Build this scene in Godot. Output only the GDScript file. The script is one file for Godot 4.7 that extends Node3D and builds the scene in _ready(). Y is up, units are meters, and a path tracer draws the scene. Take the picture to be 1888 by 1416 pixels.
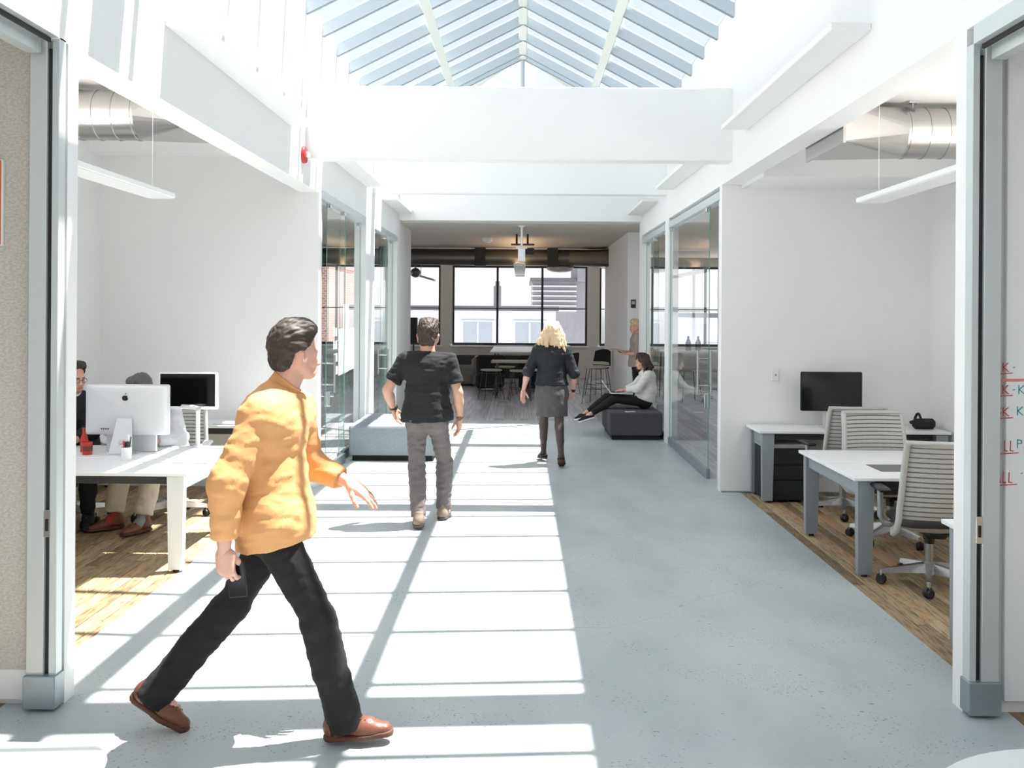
extends Node3D
# An office hall under a ridge skylight. Depth into the hall is written as a positive z in the helpers: V(x, y, depth).

const XL := -2.13      # left face of the hall above head height
const XR := 2.07       # right face
const RIDGE_Y := 5.98
const EAVE_Y := 4.89
const SUN_X := 0.357   # how far a shadow runs to the left per metre of height
const SUN_Z := 0.14    # and towards the viewer

var M := {}
var names := {}
var rng := RandomNumberGenerator.new()


func _ready():
	rng.seed = 7
	# ---- camera, sky, sun, exposure
	var cam := Camera3D.new()
	cam.name = "camera"
	cam.projection = Camera3D.PROJECTION_FRUSTUM
	cam.near = 0.05
	cam.far = 400.0
	cam.size = 1416.0 / 1700.0 * 0.05
	cam.frustum_offset = Vector2(-17.0, -133.0) / 1700.0 * 0.05
	cam.position = Vector3(0, 1.85, 0)
	cam.rotation_degrees = Vector3(0, 0, 0.4)
	add_child(cam)
	cam.current = true
	var env := Environment.new()
	env.background_mode = Environment.BG_SKY
	var sm := ProceduralSkyMaterial.new()
	sm.sky_top_color = Color(0.84, 0.90, 0.97)
	sm.sky_horizon_color = Color(1.0, 1.0, 1.0)
	sm.sky_curve = 0.2
	sm.sky_energy_multiplier = 1.0
	sm.ground_bottom_color = Color(0.62, 0.62, 0.62)
	sm.ground_horizon_color = Color(0.85, 0.87, 0.88)
	sm.ground_energy_multiplier = 1.0
	var sky := Sky.new()
	sky.sky_material = sm
	env.sky = sky
	env.background_energy_multiplier = 0.92
	env.tonemap_mode = Environment.TONE_MAPPER_LINEAR
	env.tonemap_exposure = 1.27
	env.sdfgi_enabled = true
	env.ssao_enabled = true
	env.ssil_enabled = true
	var we := WorldEnvironment.new()
	we.name = "world_environment"
	we.environment = env
	add_child(we)
	var sun := DirectionalLight3D.new()
	sun.name = "sun"
	sun.light_energy = 5.0
	sun.light_color = Color(1.0, 0.99, 0.975)
	sun.light_angular_distance = 0.55
	sun.sky_mode = DirectionalLight3D.SKY_MODE_LIGHT_ONLY
	sun.shadow_enabled = true
	add_child(sun)
	sun.look_at_from_position(Vector3(SUN_X, 1.0, -SUN_Z) * 30.0, Vector3.ZERO)
	# ---- the place, then what stands in it
	make_materials()
	build_shell()
	build_skylight()
	build_glass_fronts()
	build_far_room()
	build_outside()
	build_ducts()
	build_desks()
	build_chairs()
	build_small_things()
	build_people()
	group_repeats()


# ------------------------------------------------------------------ small helpers
func V(x: float, y: float, depth: float) -> Vector3:
	return Vector3(x, y, -depth)


func numbered(called: String) -> String:
	var n: int = names.get(called, -1) + 1
	names[called] = n
	return called if n == 0 else "%s_%03d" % [called, n]


func tag(o: Node3D, label: String, category: String, group := "", kind := "") -> Node3D:
	if label:
		o.set_meta("label", label)
	if category:
		o.set_meta("category", category)
	if group:
		o.set_meta("group", group)
	if kind:
		o.set_meta("kind", kind)
	return o


func thing(called: String, label: String, category: String, at := Vector3.ZERO, turn := 0.0, group := "") -> Node3D:
	var o := Node3D.new()
	o.name = numbered(called)
	add_child(o)
	o.position = at
	o.rotation.y = turn
	tag(o, label, category, group)
	return o


func put(called: String, mesh, mat: Material, parent: Node = null) -> MeshInstance3D:
	var o := MeshInstance3D.new()
	o.mesh = mesh.mesh() if mesh is MB else mesh
	o.material_override = mat
	if parent == null:
		o.name = numbered(called)
		add_child(o)
	else:
		o.name = called
		parent.add_child(o, true)
	return o


func struct(called: String, label: String, category: String, mesh, mat: Material) -> MeshInstance3D:
	var o := put(called, mesh, mat)
	tag(o, label, category, "", "structure")
	return o


# things of a kind carry the same group
func group_repeats() -> void:
	var groups := {
		"office_chair": "office chairs at the desks", "desk": "white desks in the side bays", "stool": "stools and chairs of the window room", "paper": "white papers on the left glass",
		"ottoman": "upholstered ottomans beside the glass fronts", "hanging_light": "slim linear hanging lights", "sheet_of_paper": "papers on the left desk", "air_duct": "round air ducts under the ceilings",
		"armchair": "low armchairs of the window room", "building": "buildings across the street", "person": "people in the office",
	}
	for o in get_children():
		var stem: String = String(o.name).rstrip("0123456789").rstrip("_")
		if groups.has(stem) and not o.has_meta("group") and o.has_meta("category"):
			o.set_meta("group", groups[stem])


func boxm(x0, x1, y0, y1, z0, z1) -> MB:
	var b := MB.new()
	b.box(x0, x1, y0, y1, z0, z1)
	return b


# A mesh under construction. Points wind counter-clockwise as seen from outside; tri() turns them for Godot.
class MB:
	var v := PackedVector3Array()
	var n := PackedVector3Array()
	var i := PackedInt32Array()
	var c := PackedColorArray()
	var uv := PackedVector2Array()

	func mesh() -> ArrayMesh:
		var a := []
		a.resize(Mesh.ARRAY_MAX)
		a[Mesh.ARRAY_VERTEX] = v
		a[Mesh.ARRAY_NORMAL] = n
		a[Mesh.ARRAY_INDEX] = i
		if c.size() == v.size() and c.size() > 0:
			a[Mesh.ARRAY_COLOR] = c
		if uv.size() == v.size() and uv.size() > 0:
			a[Mesh.ARRAY_TEX_UV] = uv
		var m := ArrayMesh.new()
		m.add_surface_from_arrays(Mesh.PRIMITIVE_TRIANGLES, a)
		return m

	func tri(p: Vector3, q: Vector3, r: Vector3) -> void:
		var nn := (q - p).cross(r - p).normalized()
		var k := v.size()
		v.append_array([p, q, r])
		n.append_array([nn, nn, nn])
		i.append_array([k, k + 2, k + 1])

	func quad(p: Vector3, q: Vector3, r: Vector3, s: Vector3) -> void:
		var nn := (r - p).cross(s - q).normalized()
		var k := v.size()
		v.append_array([p, q, r, s])
		n.append_array([nn, nn, nn, nn])
		i.append_array([k, k + 2, k + 1, k, k + 3, k + 2])

	func quad_uv(p: Vector3, q: Vector3, r: Vector3, s: Vector3, t0: Vector2, t1: Vector2) -> void:
		quad(p, q, r, s)
		uv.append_array([Vector2(t0.x, t0.y), Vector2(t1.x, t0.y), Vector2(t1.x, t1.y), Vector2(t0.x, t1.y)])

	func facing(p: Vector3, q: Vector3, r: Vector3, s: Vector3, centre: Vector3) -> void:
		if (r - p).cross(s - q).dot((p + q + r + s) * 0.25 - centre) < 0.0:
			quad(s, r, q, p)
		else:
			quad(p, q, r, s)

	# corners in x, y and DEPTH
	func box(x0: float, x1: float, y0: float, y1: float, z0: float, z1: float) -> void:
		hexa(Vector3((x0 + x1) / 2, (y0 + y1) / 2, -(z0 + z1) / 2), Vector3(absf(x1 - x0), absf(y1 - y0), absf(z1 - z0)), Basis())

	func hexa(at: Vector3, s: Vector3, b: Basis) -> void:
		var h := s * 0.5
		for a in 3:
			for g in [-1.0, 1.0]:
				var p := []
				for w in [[-1, -1], [1, -1], [1, 1], [-1, 1]]:
					var q := Vector3()
					q[a] = g * h[a]
					q[(a + 1) % 3] = w[0] * h[(a + 1) % 3]
					q[(a + 2) % 3] = w[1] * h[(a + 2) % 3]
					p.append(at + b * q)
				facing(p[0], p[1], p[2], p[3], at)

	# a box with chamfered edges
	func bev(at: Vector3, s: Vector3, e: float, b := Basis()) -> void:
		var h := s * 0.5
		e = minf(e, minf(h.x, minf(h.y, h.z)) * 0.98)
		var pt := func(sx: Vector3, a: int) -> Vector3:
			var q := Vector3()
			for k in 3:
				q[k] = sx[k] * (h[k] if k == a else h[k] - e)
			return at + b * q
		for a in 3:
			var j := (a + 1) % 3
			var k := (a + 2) % 3
			for g in [-1.0, 1.0]:
				var p := []
				for w in [[-1, -1], [1, -1], [1, 1], [-1, 1]]:
					var sx := Vector3()
					sx[a] = g
					sx[j] = w[0]
					sx[k] = w[1]
					p.append(pt.call(sx, a))
				facing(p[0], p[1], p[2], p[3], at)
			for w in [[-1, -1], [1, -1], [1, 1], [-1, 1]]:
				var lo := Vector3()
				lo[a] = -1
				lo[j] = w[0]
				lo[k] = w[1]
				var hi := lo
				hi[a] = 1
				facing(pt.call(lo, j), pt.call(hi, j), pt.call(hi, k), pt.call(lo, k), at)
		for sx in [-1.0, 1.0]:
			for sy in [-1.0, 1.0]:
				for sz in [-1.0, 1.0]:
					var q := Vector3(sx, sy, sz)
					var p0: Vector3 = pt.call(q, 0)
					var p1: Vector3 = pt.call(q, 1)
					var p2: Vector3 = pt.call(q, 2)
					if (p1 - p0).cross(p2 - p0).dot(p0 - at) < 0.0:
						tri(p0, p2, p1)
					else:
						tri(p0, p1, p2)

	# rows of points joined into one smooth sheet; ring: each row closes on itself; outward side follows (next in row) x (next row)
	func sheet(rows: Array, ring := false, flip := false) -> void:
		var k := v.size()
		var w: int = rows[0].size()
		for r in rows:
			for p in r:
				v.append(p)
				n.append(Vector3.ZERO)
		for r in rows.size() - 1:
			for q in (w if ring else w - 1):
				var a := k + r * w + q
				var b := k + r * w + (q + 1) % w
				var cc := b + w
				var d := a + w
				if flip:
					var t := b
					b = d
					d = t
				i.append_array([a, cc, b, a, d, cc])
				var nn := (v[cc] - v[a]).cross(v[d] - v[b])
				for x in [a, b, cc, d]:
					n[x] += nn
		for x in range(k, v.size()):
			n[x] = n[x].normalized()

	func fan(ring: Array, outward: Vector3) -> void:
		var mid := Vector3.ZERO
		for p in ring:
			mid += p
		mid /= ring.size()
		for k in ring.size():
			var p: Vector3 = ring[k]
			var q: Vector3 = ring[(k + 1) % ring.size()]
			if (p - mid).cross(q - mid).dot(outward) > 0.0:
				tri(mid, p, q)
			else:
				tri(mid, q, p)

	func ring_at(at: Vector3, b: Basis, rx: float, ry: float, sides: int) -> Array:
		var p := []
		for k in sides:
			var t := TAU * k / sides
			p.append(at + b.x * (cos(t) * rx) + b.y * (sin(t) * ry))
		return p

	static func along(d: Vector3) -> Basis:
		var z := d.normalized()
		var x := (Vector3.UP if absf(z.y) < 0.9 else Vector3.RIGHT).cross(z).normalized()
		return Basis(x, z.cross(x), z)

	func cyl(a: Vector3, b: Vector3, ra: float, rb: float, sides := 12, caps := true) -> void:
		var f := along(b - a)
		var p := ring_at(a, f, ra, ra, sides)
		var q := ring_at(b, f, rb, rb, sides)
		sheet([p, q], true)
		if caps:
			fan(p, a - b)
			fan(q, b - a)

	func tube(pts: Array, r: float, sides := 8) -> void:
		var rows := []
		var f := along(pts[1] - pts[0])
		for k in pts.size():
			var d: Vector3 = (pts[mini(k + 1, pts.size() - 1)] - pts[maxi(k - 1, 0)]).normalized()
			var x := (f.x - d * f.x.dot(d)).normalized()
			f = Basis(x, d.cross(x), d)
			rows.append(ring_at(pts[k], f, r, r, sides))
		sheet(rows, true)
		fan(rows[0], pts[0] - pts[1])
		fan(rows[-1], pts[-1] - pts[-2])

	# profile: [radius, height] pairs from the bottom up, turned about the axis of b
	func lathe(at: Vector3, profile: Array, sides := 24, b := Basis()) -> void:
		var rows := []
		for q in profile:
			var p := []
			for k in sides:
				var t := TAU * k / sides
				p.append(at + b * Vector3(cos(t) * q[0], q[1], -sin(t) * q[0]))
			rows.append(p)
		sheet(rows, true)
		if profile[0][0] > 0.0005:
			fan(rows[0], -b.y)
		if profile[-1][0] > 0.0005:
			fan(rows[-1], b.y)

	func ball(at: Vector3, r: Vector3, sides := 14, b := Basis()) -> void:
		var rows := []
		for k in sides + 1:
			var e := -PI / 2 + PI * k / sides
			var p := []
			for j in sides:
				var t := TAU * j / sides
				p.append(at + b * (Vector3(cos(t) * cos(e), sin(e), -sin(t) * cos(e)) * r))
			rows.append(p)
		sheet(rows, true)

	# a flat outline given thickness: outline in the plane of f.x, f.y; pushed out along f.z by deep
	func extrude(outline: PackedVector2Array, at: Vector3, f: Basis, deep: float) -> void:
		if Geometry2D.is_polygon_clockwise(outline):
			outline = outline.duplicate()
			outline.reverse()
		var ids := Geometry2D.triangulate_polygon(outline)
		var lift := f.z * deep
		for k in range(0, ids.size(), 3):
			var p := []
			for m in 3:
				p.append(at + f.x * outline[ids[k + m]].x + f.y * outline[ids[k + m]].y)
			if (p[1] - p[0]).cross(p[2] - p[0]).dot(f.z) < 0.0:
				p.reverse()
			tri(p[0] + lift, p[1] + lift, p[2] + lift)
			tri(p[0], p[2], p[1])
		for k in outline.size():
			var p: Vector3 = at + f.x * outline[k].x + f.y * outline[k].y
			var m := (k + 1) % outline.size()
			var q: Vector3 = at + f.x * outline[m].x + f.y * outline[m].y
			quad(p, q, q + lift, p + lift)

	func join(o: MB, t: Transform3D, mirrored := false) -> void:
		var k := v.size()
		for p in o.v:
			v.append(t * p)
		for p in o.n:
			n.append((t.basis * p).normalized())
		c.append_array(o.c)
		if mirrored:
			for q in range(0, o.i.size(), 3):
				i.append_array([o.i[q] + k, o.i[q + 2] + k, o.i[q + 1] + k])
		else:
			for q in o.i:
				i.append(q + k)


func rounded(w: float, h: float, r: float, steps := 5) -> PackedVector2Array:
	var p := PackedVector2Array()
	for k in 4:
		var cx: float = (w / 2 - r) * [1, -1, -1, 1][k]
		var cy: float = (h / 2 - r) * [1, 1, -1, -1][k]
		for s in steps + 1:
			var t := PI / 2 * (k + float(s) / steps)
			p.append(Vector2(cx + cos(t) * r, cy + sin(t) * r))
	return p


# ------------------------------------------------------------------ materials
func mat(key: String, r: int, g: int, b: int, rough := 0.7, metal := 0.0) -> StandardMaterial3D:
	var m := StandardMaterial3D.new()
	m.resource_name = key
	m.albedo_color = Color8(r, g, b)
	m.roughness = rough
	m.metallic = metal
	M[key] = m
	return m


func noise(kind: int, freq: float, octaves := 4, sd := 1) -> FastNoiseLite:
	var f := FastNoiseLite.new()
	f.noise_type = kind
	f.frequency = freq
	f.fractal_octaves = octaves
	f.seed = sd
	return f


func noise_tex(f: FastNoiseLite, stops: Array, size := 512, as_normal := false, strength := 4.0) -> NoiseTexture2D:
	var t := NoiseTexture2D.new()
	t.width = size
	t.height = size
	t.seamless = true
	t.noise = f
	if as_normal:
		t.as_normal_map = true
		t.bump_strength = strength
	elif stops:
		var g := Gradient.new()
		var offs := PackedFloat32Array()
		var cols := PackedColorArray()
		for s in stops:
			offs.append(s[0])
			cols.append(s[1])
		g.offsets = offs
		g.colors = cols
		t.color_ramp = g
	return t


func triplanar(m: StandardMaterial3D, scale: Vector3, world := true) -> void:
	m.uv1_triplanar = true
	m.uv1_world_triplanar = world
	m.uv1_scale = scale
	m.uv1_triplanar_sharpness = 8.0


func pane(key: String, alpha: float, tint: Color) -> void:
	var m := StandardMaterial3D.new()
	m.resource_name = key
	m.transparency = BaseMaterial3D.TRANSPARENCY_ALPHA
	m.albedo_color = Color(tint.r, tint.g, tint.b, alpha)
	m.roughness = 0.02
	M[key] = m


func make_materials() -> void:
	var w := mat("white_wall", 240, 240, 239, 0.75)
	w.normal_enabled = true
	w.normal_texture = noise_tex(noise(FastNoiseLite.TYPE_SIMPLEX_SMOOTH, 0.05, 3, 4), [], 256, true, 1.5)
	w.normal_scale = 0.12
	triplanar(w, Vector3.ONE * 1.3)
	mat("white_trim", 240, 241, 241, 0.5)
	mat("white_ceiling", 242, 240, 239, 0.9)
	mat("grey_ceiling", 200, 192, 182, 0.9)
	mat("skylight_frame", 188, 198, 205, 0.45)
	mat("skylight_purlin", 214, 218, 212, 0.5)
	mat("aluminium", 208, 214, 215, 0.42, 0.3)
	mat("aluminium_dark", 150, 160, 165, 0.4, 0.5)
	mat("gasket", 46, 44, 44, 0.7)
	mat("steel", 205, 206, 208, 0.22, 0.9)
	mat("chrome", 225, 226, 228, 0.12, 1.0)
	mat("black_frame", 42, 42, 46, 0.6)
	mat("window_wall", 212, 209, 202, 0.8)
	mat("desk_white", 240, 241, 241, 0.42)
	mat("desk_leg", 152, 160, 167, 0.45, 0.25)
	mat("desk_leg_white", 226, 227, 224, 0.5)
	mat("under_dark", 62, 62, 62, 0.8)
	mat("black_plastic", 24, 24, 25, 0.45)
	mat("black_matte", 30, 30, 32, 0.85)
	mat("screen", 12, 12, 13, 0.12)
	mat("imac_silver", 214, 216, 218, 0.42, 0.35)
	mat("silver_dark", 175, 178, 180, 0.4, 0.5)
	mat("white_plastic", 236, 236, 236, 0.4)
	mat("caster", 34, 34, 36, 0.5)
	mat("chair_frame", 190, 190, 186, 0.45, 0.1)
	mat("chair_mesh", 190, 188, 184, 0.8)
	mat("chair_rib", 112, 108, 104, 0.8)
	mat("seat_dark", 66, 64, 64, 0.9)
	mat("grey_base", 150, 152, 152, 0.35, 0.6)
	mat("red_plastic", 196, 50, 44, 0.35)
	mat("sock_red", 168, 62, 52, 0.9)
	mat("pen_pink", 214, 66, 88, 0.4)
	mat("paper", 242, 244, 244, 0.85)
	mat("leather_brown", 108, 62, 44, 0.42)
	mat("leather_sole", 84, 50, 36, 0.7)
	mat("sneaker", 138, 122, 104, 0.8)
	mat("sneaker_sole", 78, 74, 70, 0.8)
	mat("orange_shirt", 214, 158, 102, 0.85)
	mat("black_trousers", 20, 18, 18, 0.9)
	mat("tee_dark", 27, 28, 31, 0.9)
	mat("grey_trousers", 104, 97, 96, 0.9)
	mat("navy_blouse", 24, 27, 33, 0.75)
	mat("grey_skirt", 80, 79, 80, 0.85)
	mat("tights", 70, 56, 53, 0.6)
	mat("white_knit", 222, 220, 214, 0.95)
	mat("beige_trousers", 196, 186, 172, 0.9)
	mat("pale_shirt", 222, 224, 228, 0.85)
	mat("taupe_knit", 164, 148, 140, 0.95)
	mat("hair_dark", 58, 46, 40, 0.6)
	mat("hair_brown", 56, 43, 36, 0.6)
	mat("hair_grey", 96, 94, 94, 0.65)
	mat("hair_blond", 214, 186, 150, 0.5)
	mat("hair_auburn", 66, 46, 37, 0.6)
	mat("pale_concrete", 205, 207, 210, 0.9)
	mat("facade_white", 226, 227, 232, 0.9)
	mat("facade_grey", 150, 148, 150, 0.9)
	mat("facade_window", 178, 183, 190, 0.3)
	mat("facade_frame", 235, 236, 238, 0.8)
	mat("roof_dark", 110, 110, 112, 0.9)
	mat("sofa_grey", 130, 130, 127, 0.95)
	mat("table_grey", 172, 166, 156, 0.6)
	mat("wire_dark", 88, 86, 84, 0.4, 0.6)
	mat("orange_print", 214, 112, 60, 0.7)
	mat("ink_red", 196, 62, 58, 0.7)
	mat("ink_red_pale", 228, 138, 130, 0.7)
	mat("ink_teal", 62, 160, 170, 0.7)
	mat("logo_black", 26, 26, 28, 0.35)
	mat("whiteboard", 242, 244, 245, 0.35)
	mat("bottle_black", 26, 24, 22, 0.2)
	mat("rubber", 60, 62, 60, 0.8)
	var skin := mat("skin", 255, 255, 255, 0.55)
	skin.vertex_color_use_as_albedo = true
	skin.subsurf_scatter_enabled = true
	skin.subsurf_scatter_strength = 0.08
	for key in ["orange_shirt", "tee_dark", "grey_trousers", "grey_skirt", "white_knit", "beige_trousers", "pale_shirt", "taupe_knit", "black_trousers"]:
		var m: StandardMaterial3D = M[key]
		m.rim_enabled = true
		m.rim = 0.12
		m.rim_tint = 0.6
	# heathered fabrics
	for a in [["ottoman_grey", 70, 70, 76], ["ottoman_blue", 140, 148, 154]]:
		var m := mat(a[0], 255, 255, 255, 0.95)
		var base := Color8(a[1], a[2], a[3])
		m.albedo_texture = noise_tex(noise(FastNoiseLite.TYPE_VALUE, 0.22, 3, 3), [[0.25, base.darkened(0.10)], [0.75, base.lightened(0.07)]], 256)
		triplanar(m, Vector3.ONE * 4.0)
	var felt := mat("felt", 255, 255, 255, 1.0)
	var fn := noise(FastNoiseLite.TYPE_SIMPLEX_SMOOTH, 0.06, 5, 12)
	fn.fractal_gain = 0.75
	felt.albedo_texture = noise_tex(fn, [[0.2, Color8(182, 176, 168)], [0.5, Color8(200, 195, 188)], [0.8, Color8(213, 208, 201)]], 512)
	triplanar(felt, Vector3(1.4, 2.6, 1.4))
	# galvanised sheet
	var duct := mat("duct", 190, 189, 186, 0.27, 0.9)
	mat("duct_flat", 205, 206, 205, 0.45, 0.4)
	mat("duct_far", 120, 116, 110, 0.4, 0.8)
	# polished concrete
	var con := mat("concrete", 255, 255, 255, 0.36)
	con.albedo_texture = noise_tex(noise(FastNoiseLite.TYPE_SIMPLEX_SMOOTH, 0.006, 6, 21), [[0.2, Color8(176, 184, 185)], [0.5, Color8(184, 191, 192)], [0.8, Color8(191, 196, 195)]], 1024)
	con.uv1_scale = Vector3(1, 1, 1)
	con.detail_enabled = true
	con.detail_uv_layer = BaseMaterial3D.DETAIL_UV_1
	con.detail_blend_mode = BaseMaterial3D.BLEND_MODE_MIX
	con.detail_albedo = concrete_wear()
	con.metallic_specular = 0.35
	# old boards in several tones
	for k in 6:
		var m := mat("plank_%d" % k, 255, 255, 255, 0.55)
		var base: Color = [Color8(168, 148, 112), Color8(150, 128, 94), Color8(186, 164, 126), Color8(132, 112, 82), Color8(160, 138, 104), Color8(178, 146, 106)][k]
		var f := noise(FastNoiseLite.TYPE_SIMPLEX_SMOOTH, 0.02, 5, 30 + k)
		m.albedo_texture = noise_tex(f, [[0.2, base.darkened(0.3)], [0.45, base], [0.8, base.lightened(0.1)]], 512)
		triplanar(m, Vector3(5.0, 5.0, 0.45))
		m.uv1_offset = Vector3(k * 0.17, 0, k * 0.31)
	mat("plank_gap", 44, 37, 30, 0.95)
	mat("plank_orange", 182, 144, 104, 0.55)
	# worn grey boards of the far room, too far away to pick apart
	var far := mat("far_boards", 255, 255, 255, 0.33)
	far.albedo_texture = board_texture()
	far.uv1_scale = Vector3(1, 1, 1)
	var br := mat("far_brick", 255, 255, 255, 0.9)
	br.albedo_texture = brick_texture()
	triplanar(br, Vector3.ONE * 0.5)
	for a in [["unseen_lamp_white", Color(1, 0.98, 0.96), 1.0], ["lamp_warm", Color(1, 0.86, 0.68), 1.2]]:
		var m := mat(a[0], 240, 240, 238, 0.6)
		m.emission_enabled = true
		m.emission = a[1]
		m.emission_energy_multiplier = a[2]
	pane("glass", 0.03, Color(0.86, 0.95, 0.92))
	pane("glass_door", 0.05, Color(0.8, 0.93, 0.9))
	pane("glass_skylight", 0.10, Color(0.86, 0.92, 0.96))
	pane("glass_edge", 0.55, Color(0.45, 0.7, 0.62))


# pits, specks and hairline cracks, see-through between them
func concrete_wear() -> ImageTexture:
	var w := 1024
	var h := 2048
	var im := Image.create_empty(w, h, false, Image.FORMAT_RGBA8)
	im.fill(Color(0.45, 0.48, 0.49, 0.0))
	var r := RandomNumberGenerator.new()
	r.seed = 5
	var where := noise(FastNoiseLite.TYPE_SIMPLEX_SMOOTH, 0.006, 2, 44)
	for k in 100000:
		var x := r.randi_range(0, w - 2)
		var y := r.randi_range(0, h - 2)
		if where.get_noise_2d(x, y * 2.0) < r.randf_range(-0.10, 0.75):
			continue
		var a := r.randf_range(0.3, 0.85)
		var dark := Color(0.27, 0.29, 0.30, a)
		im.set_pixel(x, y, dark)
		if r.randf() < 0.45:
			im.set_pixel(x + 1, y, dark)
		if r.randf() < 0.12:
			im.set_pixel(x, y + 1, dark)
	for k in 260:
		var x := r.randi_range(4, w - 12)
		var y := r.randi_range(4, h - 6)
		var ln := r.randi_range(2, 6)
		for q in ln:
			im.set_pixel(x + q, y + r.randi_range(0, 1), Color(0.2, 0.21, 0.21, 0.75))
			im.set_pixel(x + q, y + 1, Color(0.22, 0.23, 0.23, 0.6))
	for k in 7:
		var y: float = [300, 720, 1130, 1460, 1710, 560, 1900][k]
		var x0 := 0 if k % 2 == 0 else 420
		var dy := 0.0
		for x in range(x0, w if k % 3 else 700):
			dy += r.randf_range(-0.35, 0.35)
			dy *= 0.995
			y += dy * 0.3
			im.set_pixel(x, clampi(int(y), 0, h - 1), Color(0.3, 0.32, 0.32, r.randf_range(0.2, 0.75)))
	im.generate_mipmaps()
	return ImageTexture.create_from_image(im)


func board_texture() -> ImageTexture:
	var w := 512
	var im := Image.create_empty(w, w, false, Image.FORMAT_RGB8)
	var r := RandomNumberGenerator.new()
	r.seed = 9
	var f := noise(FastNoiseLite.TYPE_SIMPLEX_SMOOTH, 0.03, 4, 2)
	for p in 16:
		var cut := r.randi_range(0, w)
		var tones := [r.randf_range(0.55, 0.80), r.randf_range(0.55, 0.80)]
		for x in 32:
			for y in w:
				var t: float = tones[0 if y < cut else 1] + f.get_noise_2d((p * 32 + x) * 3.0, y * 0.12) * 0.16
				if x == 0 or absi(y - cut) < 2:
					t = 0.34
				im.set_pixel(p * 32 + x, y, Color(t * 0.99, t * 0.98, t))
	return ImageTexture.create_from_image(im)


func brick_texture() -> ImageTexture:
	var w := 256
	var im := Image.create_empty(w, w, false, Image.FORMAT_RGB8)
	im.fill(Color8(188, 178, 172))
	var r := RandomNumberGenerator.new()
	r.seed = 3
	for row in 16:
		for k in 9:
			var c := Color8(150, 104, 94).lerp(Color8(172, 128, 116), r.randf())
			im.fill_rect(Rect2i(k * 32 - (16 if row % 2 else 0), row * 16, 29, 13), c)
	return ImageTexture.create_from_image(im)


# ------------------------------------------------------------------ floors, walls, beams
func slab(x0: float, x1: float, z0: float, z1: float, y: float, thick: float, per_u: float, per_v: float) -> MB:
	var b := MB.new()
	b.quad_uv(V(x0, y, z0), V(x1, y, z0), V(x1, y, z1), V(x0, y, z1), Vector2(x0 / per_u, z0 / per_v), Vector2(x1 / per_u, z1 / per_v))
	b.quad_uv(V(x0, y - thick, z1), V(x1, y - thick, z1), V(x1, y - thick, z0), V(x0, y - thick, z0), Vector2.ZERO, Vector2.ONE)
	b.quad_uv(V(x0, y - thick, z0), V(x1, y - thick, z0), V(x1, y, z0), V(x0, y, z0), Vector2.ZERO, Vector2(1, 0.02))
	b.quad_uv(V(x1, y - thick, z1), V(x0, y - thick, z1), V(x0, y, z1), V(x1, y, z1), Vector2.ZERO, Vector2(1, 0.02))
	b.quad_uv(V(x0, y - thick, z1), V(x0, y - thick, z0), V(x0, y, z0), V(x0, y, z1), Vector2.ZERO, Vector2(1, 0.02))
	b.quad_uv(V(x1, y - thick, z0), V(x1, y - thick, z1), V(x1, y, z1), V(x1, y, z0), Vector2.ZERO, Vector2(1, 0.02))
	return b


func plank_floor(label: String, x0: float, x1: float, z0: float, z1: float, wide: float) -> void:
	var fl := struct("floor", label, "floor", boxm(x0, x1, -0.12, -0.012, z0, z1), M.plank_gap)
	var x := x0
	while x < x1 - 0.01:
		var z := z0 - rng.randf_range(0.0, 1.2)
		var e := minf(x + wide * rng.randf_range(0.85, 1.15), x1)
		while z < z1:
			var ln := rng.randf_range(1.1, 2.4)
			var a := maxf(z, z0)
			var b := minf(z + ln, z1)
			if b - a > 0.03:
				var m := MB.new()
				var top := rng.randf_range(-0.003, 0.0)
				m.bev(V((x + e) / 2, top - 0.012, (a + b) / 2), Vector3(e - x - 0.006, 0.024, b - a - 0.006), 0.004)
				var tone := "plank_%d" % rng.randi_range(0, 5)
				if x < 2.83 and e > 2.83 and a < 8.3 and b > 8.2:
					tone = "plank_orange"
				put("plank", m, M[tone], fl)
			z += ln
		x = e


# a wall that is lower where it runs under the hall's upper wall
func stepped(edge: float, under: float, far: float, y_low: float, y_top: float, z0: float, z1: float) -> MB:
	var b := MB.new()
	b.box(edge, edge + under, -0.05, y_low, z0, z1)
	b.box(edge + under, far, -0.05, y_top, z0, z1)
	return b


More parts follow.
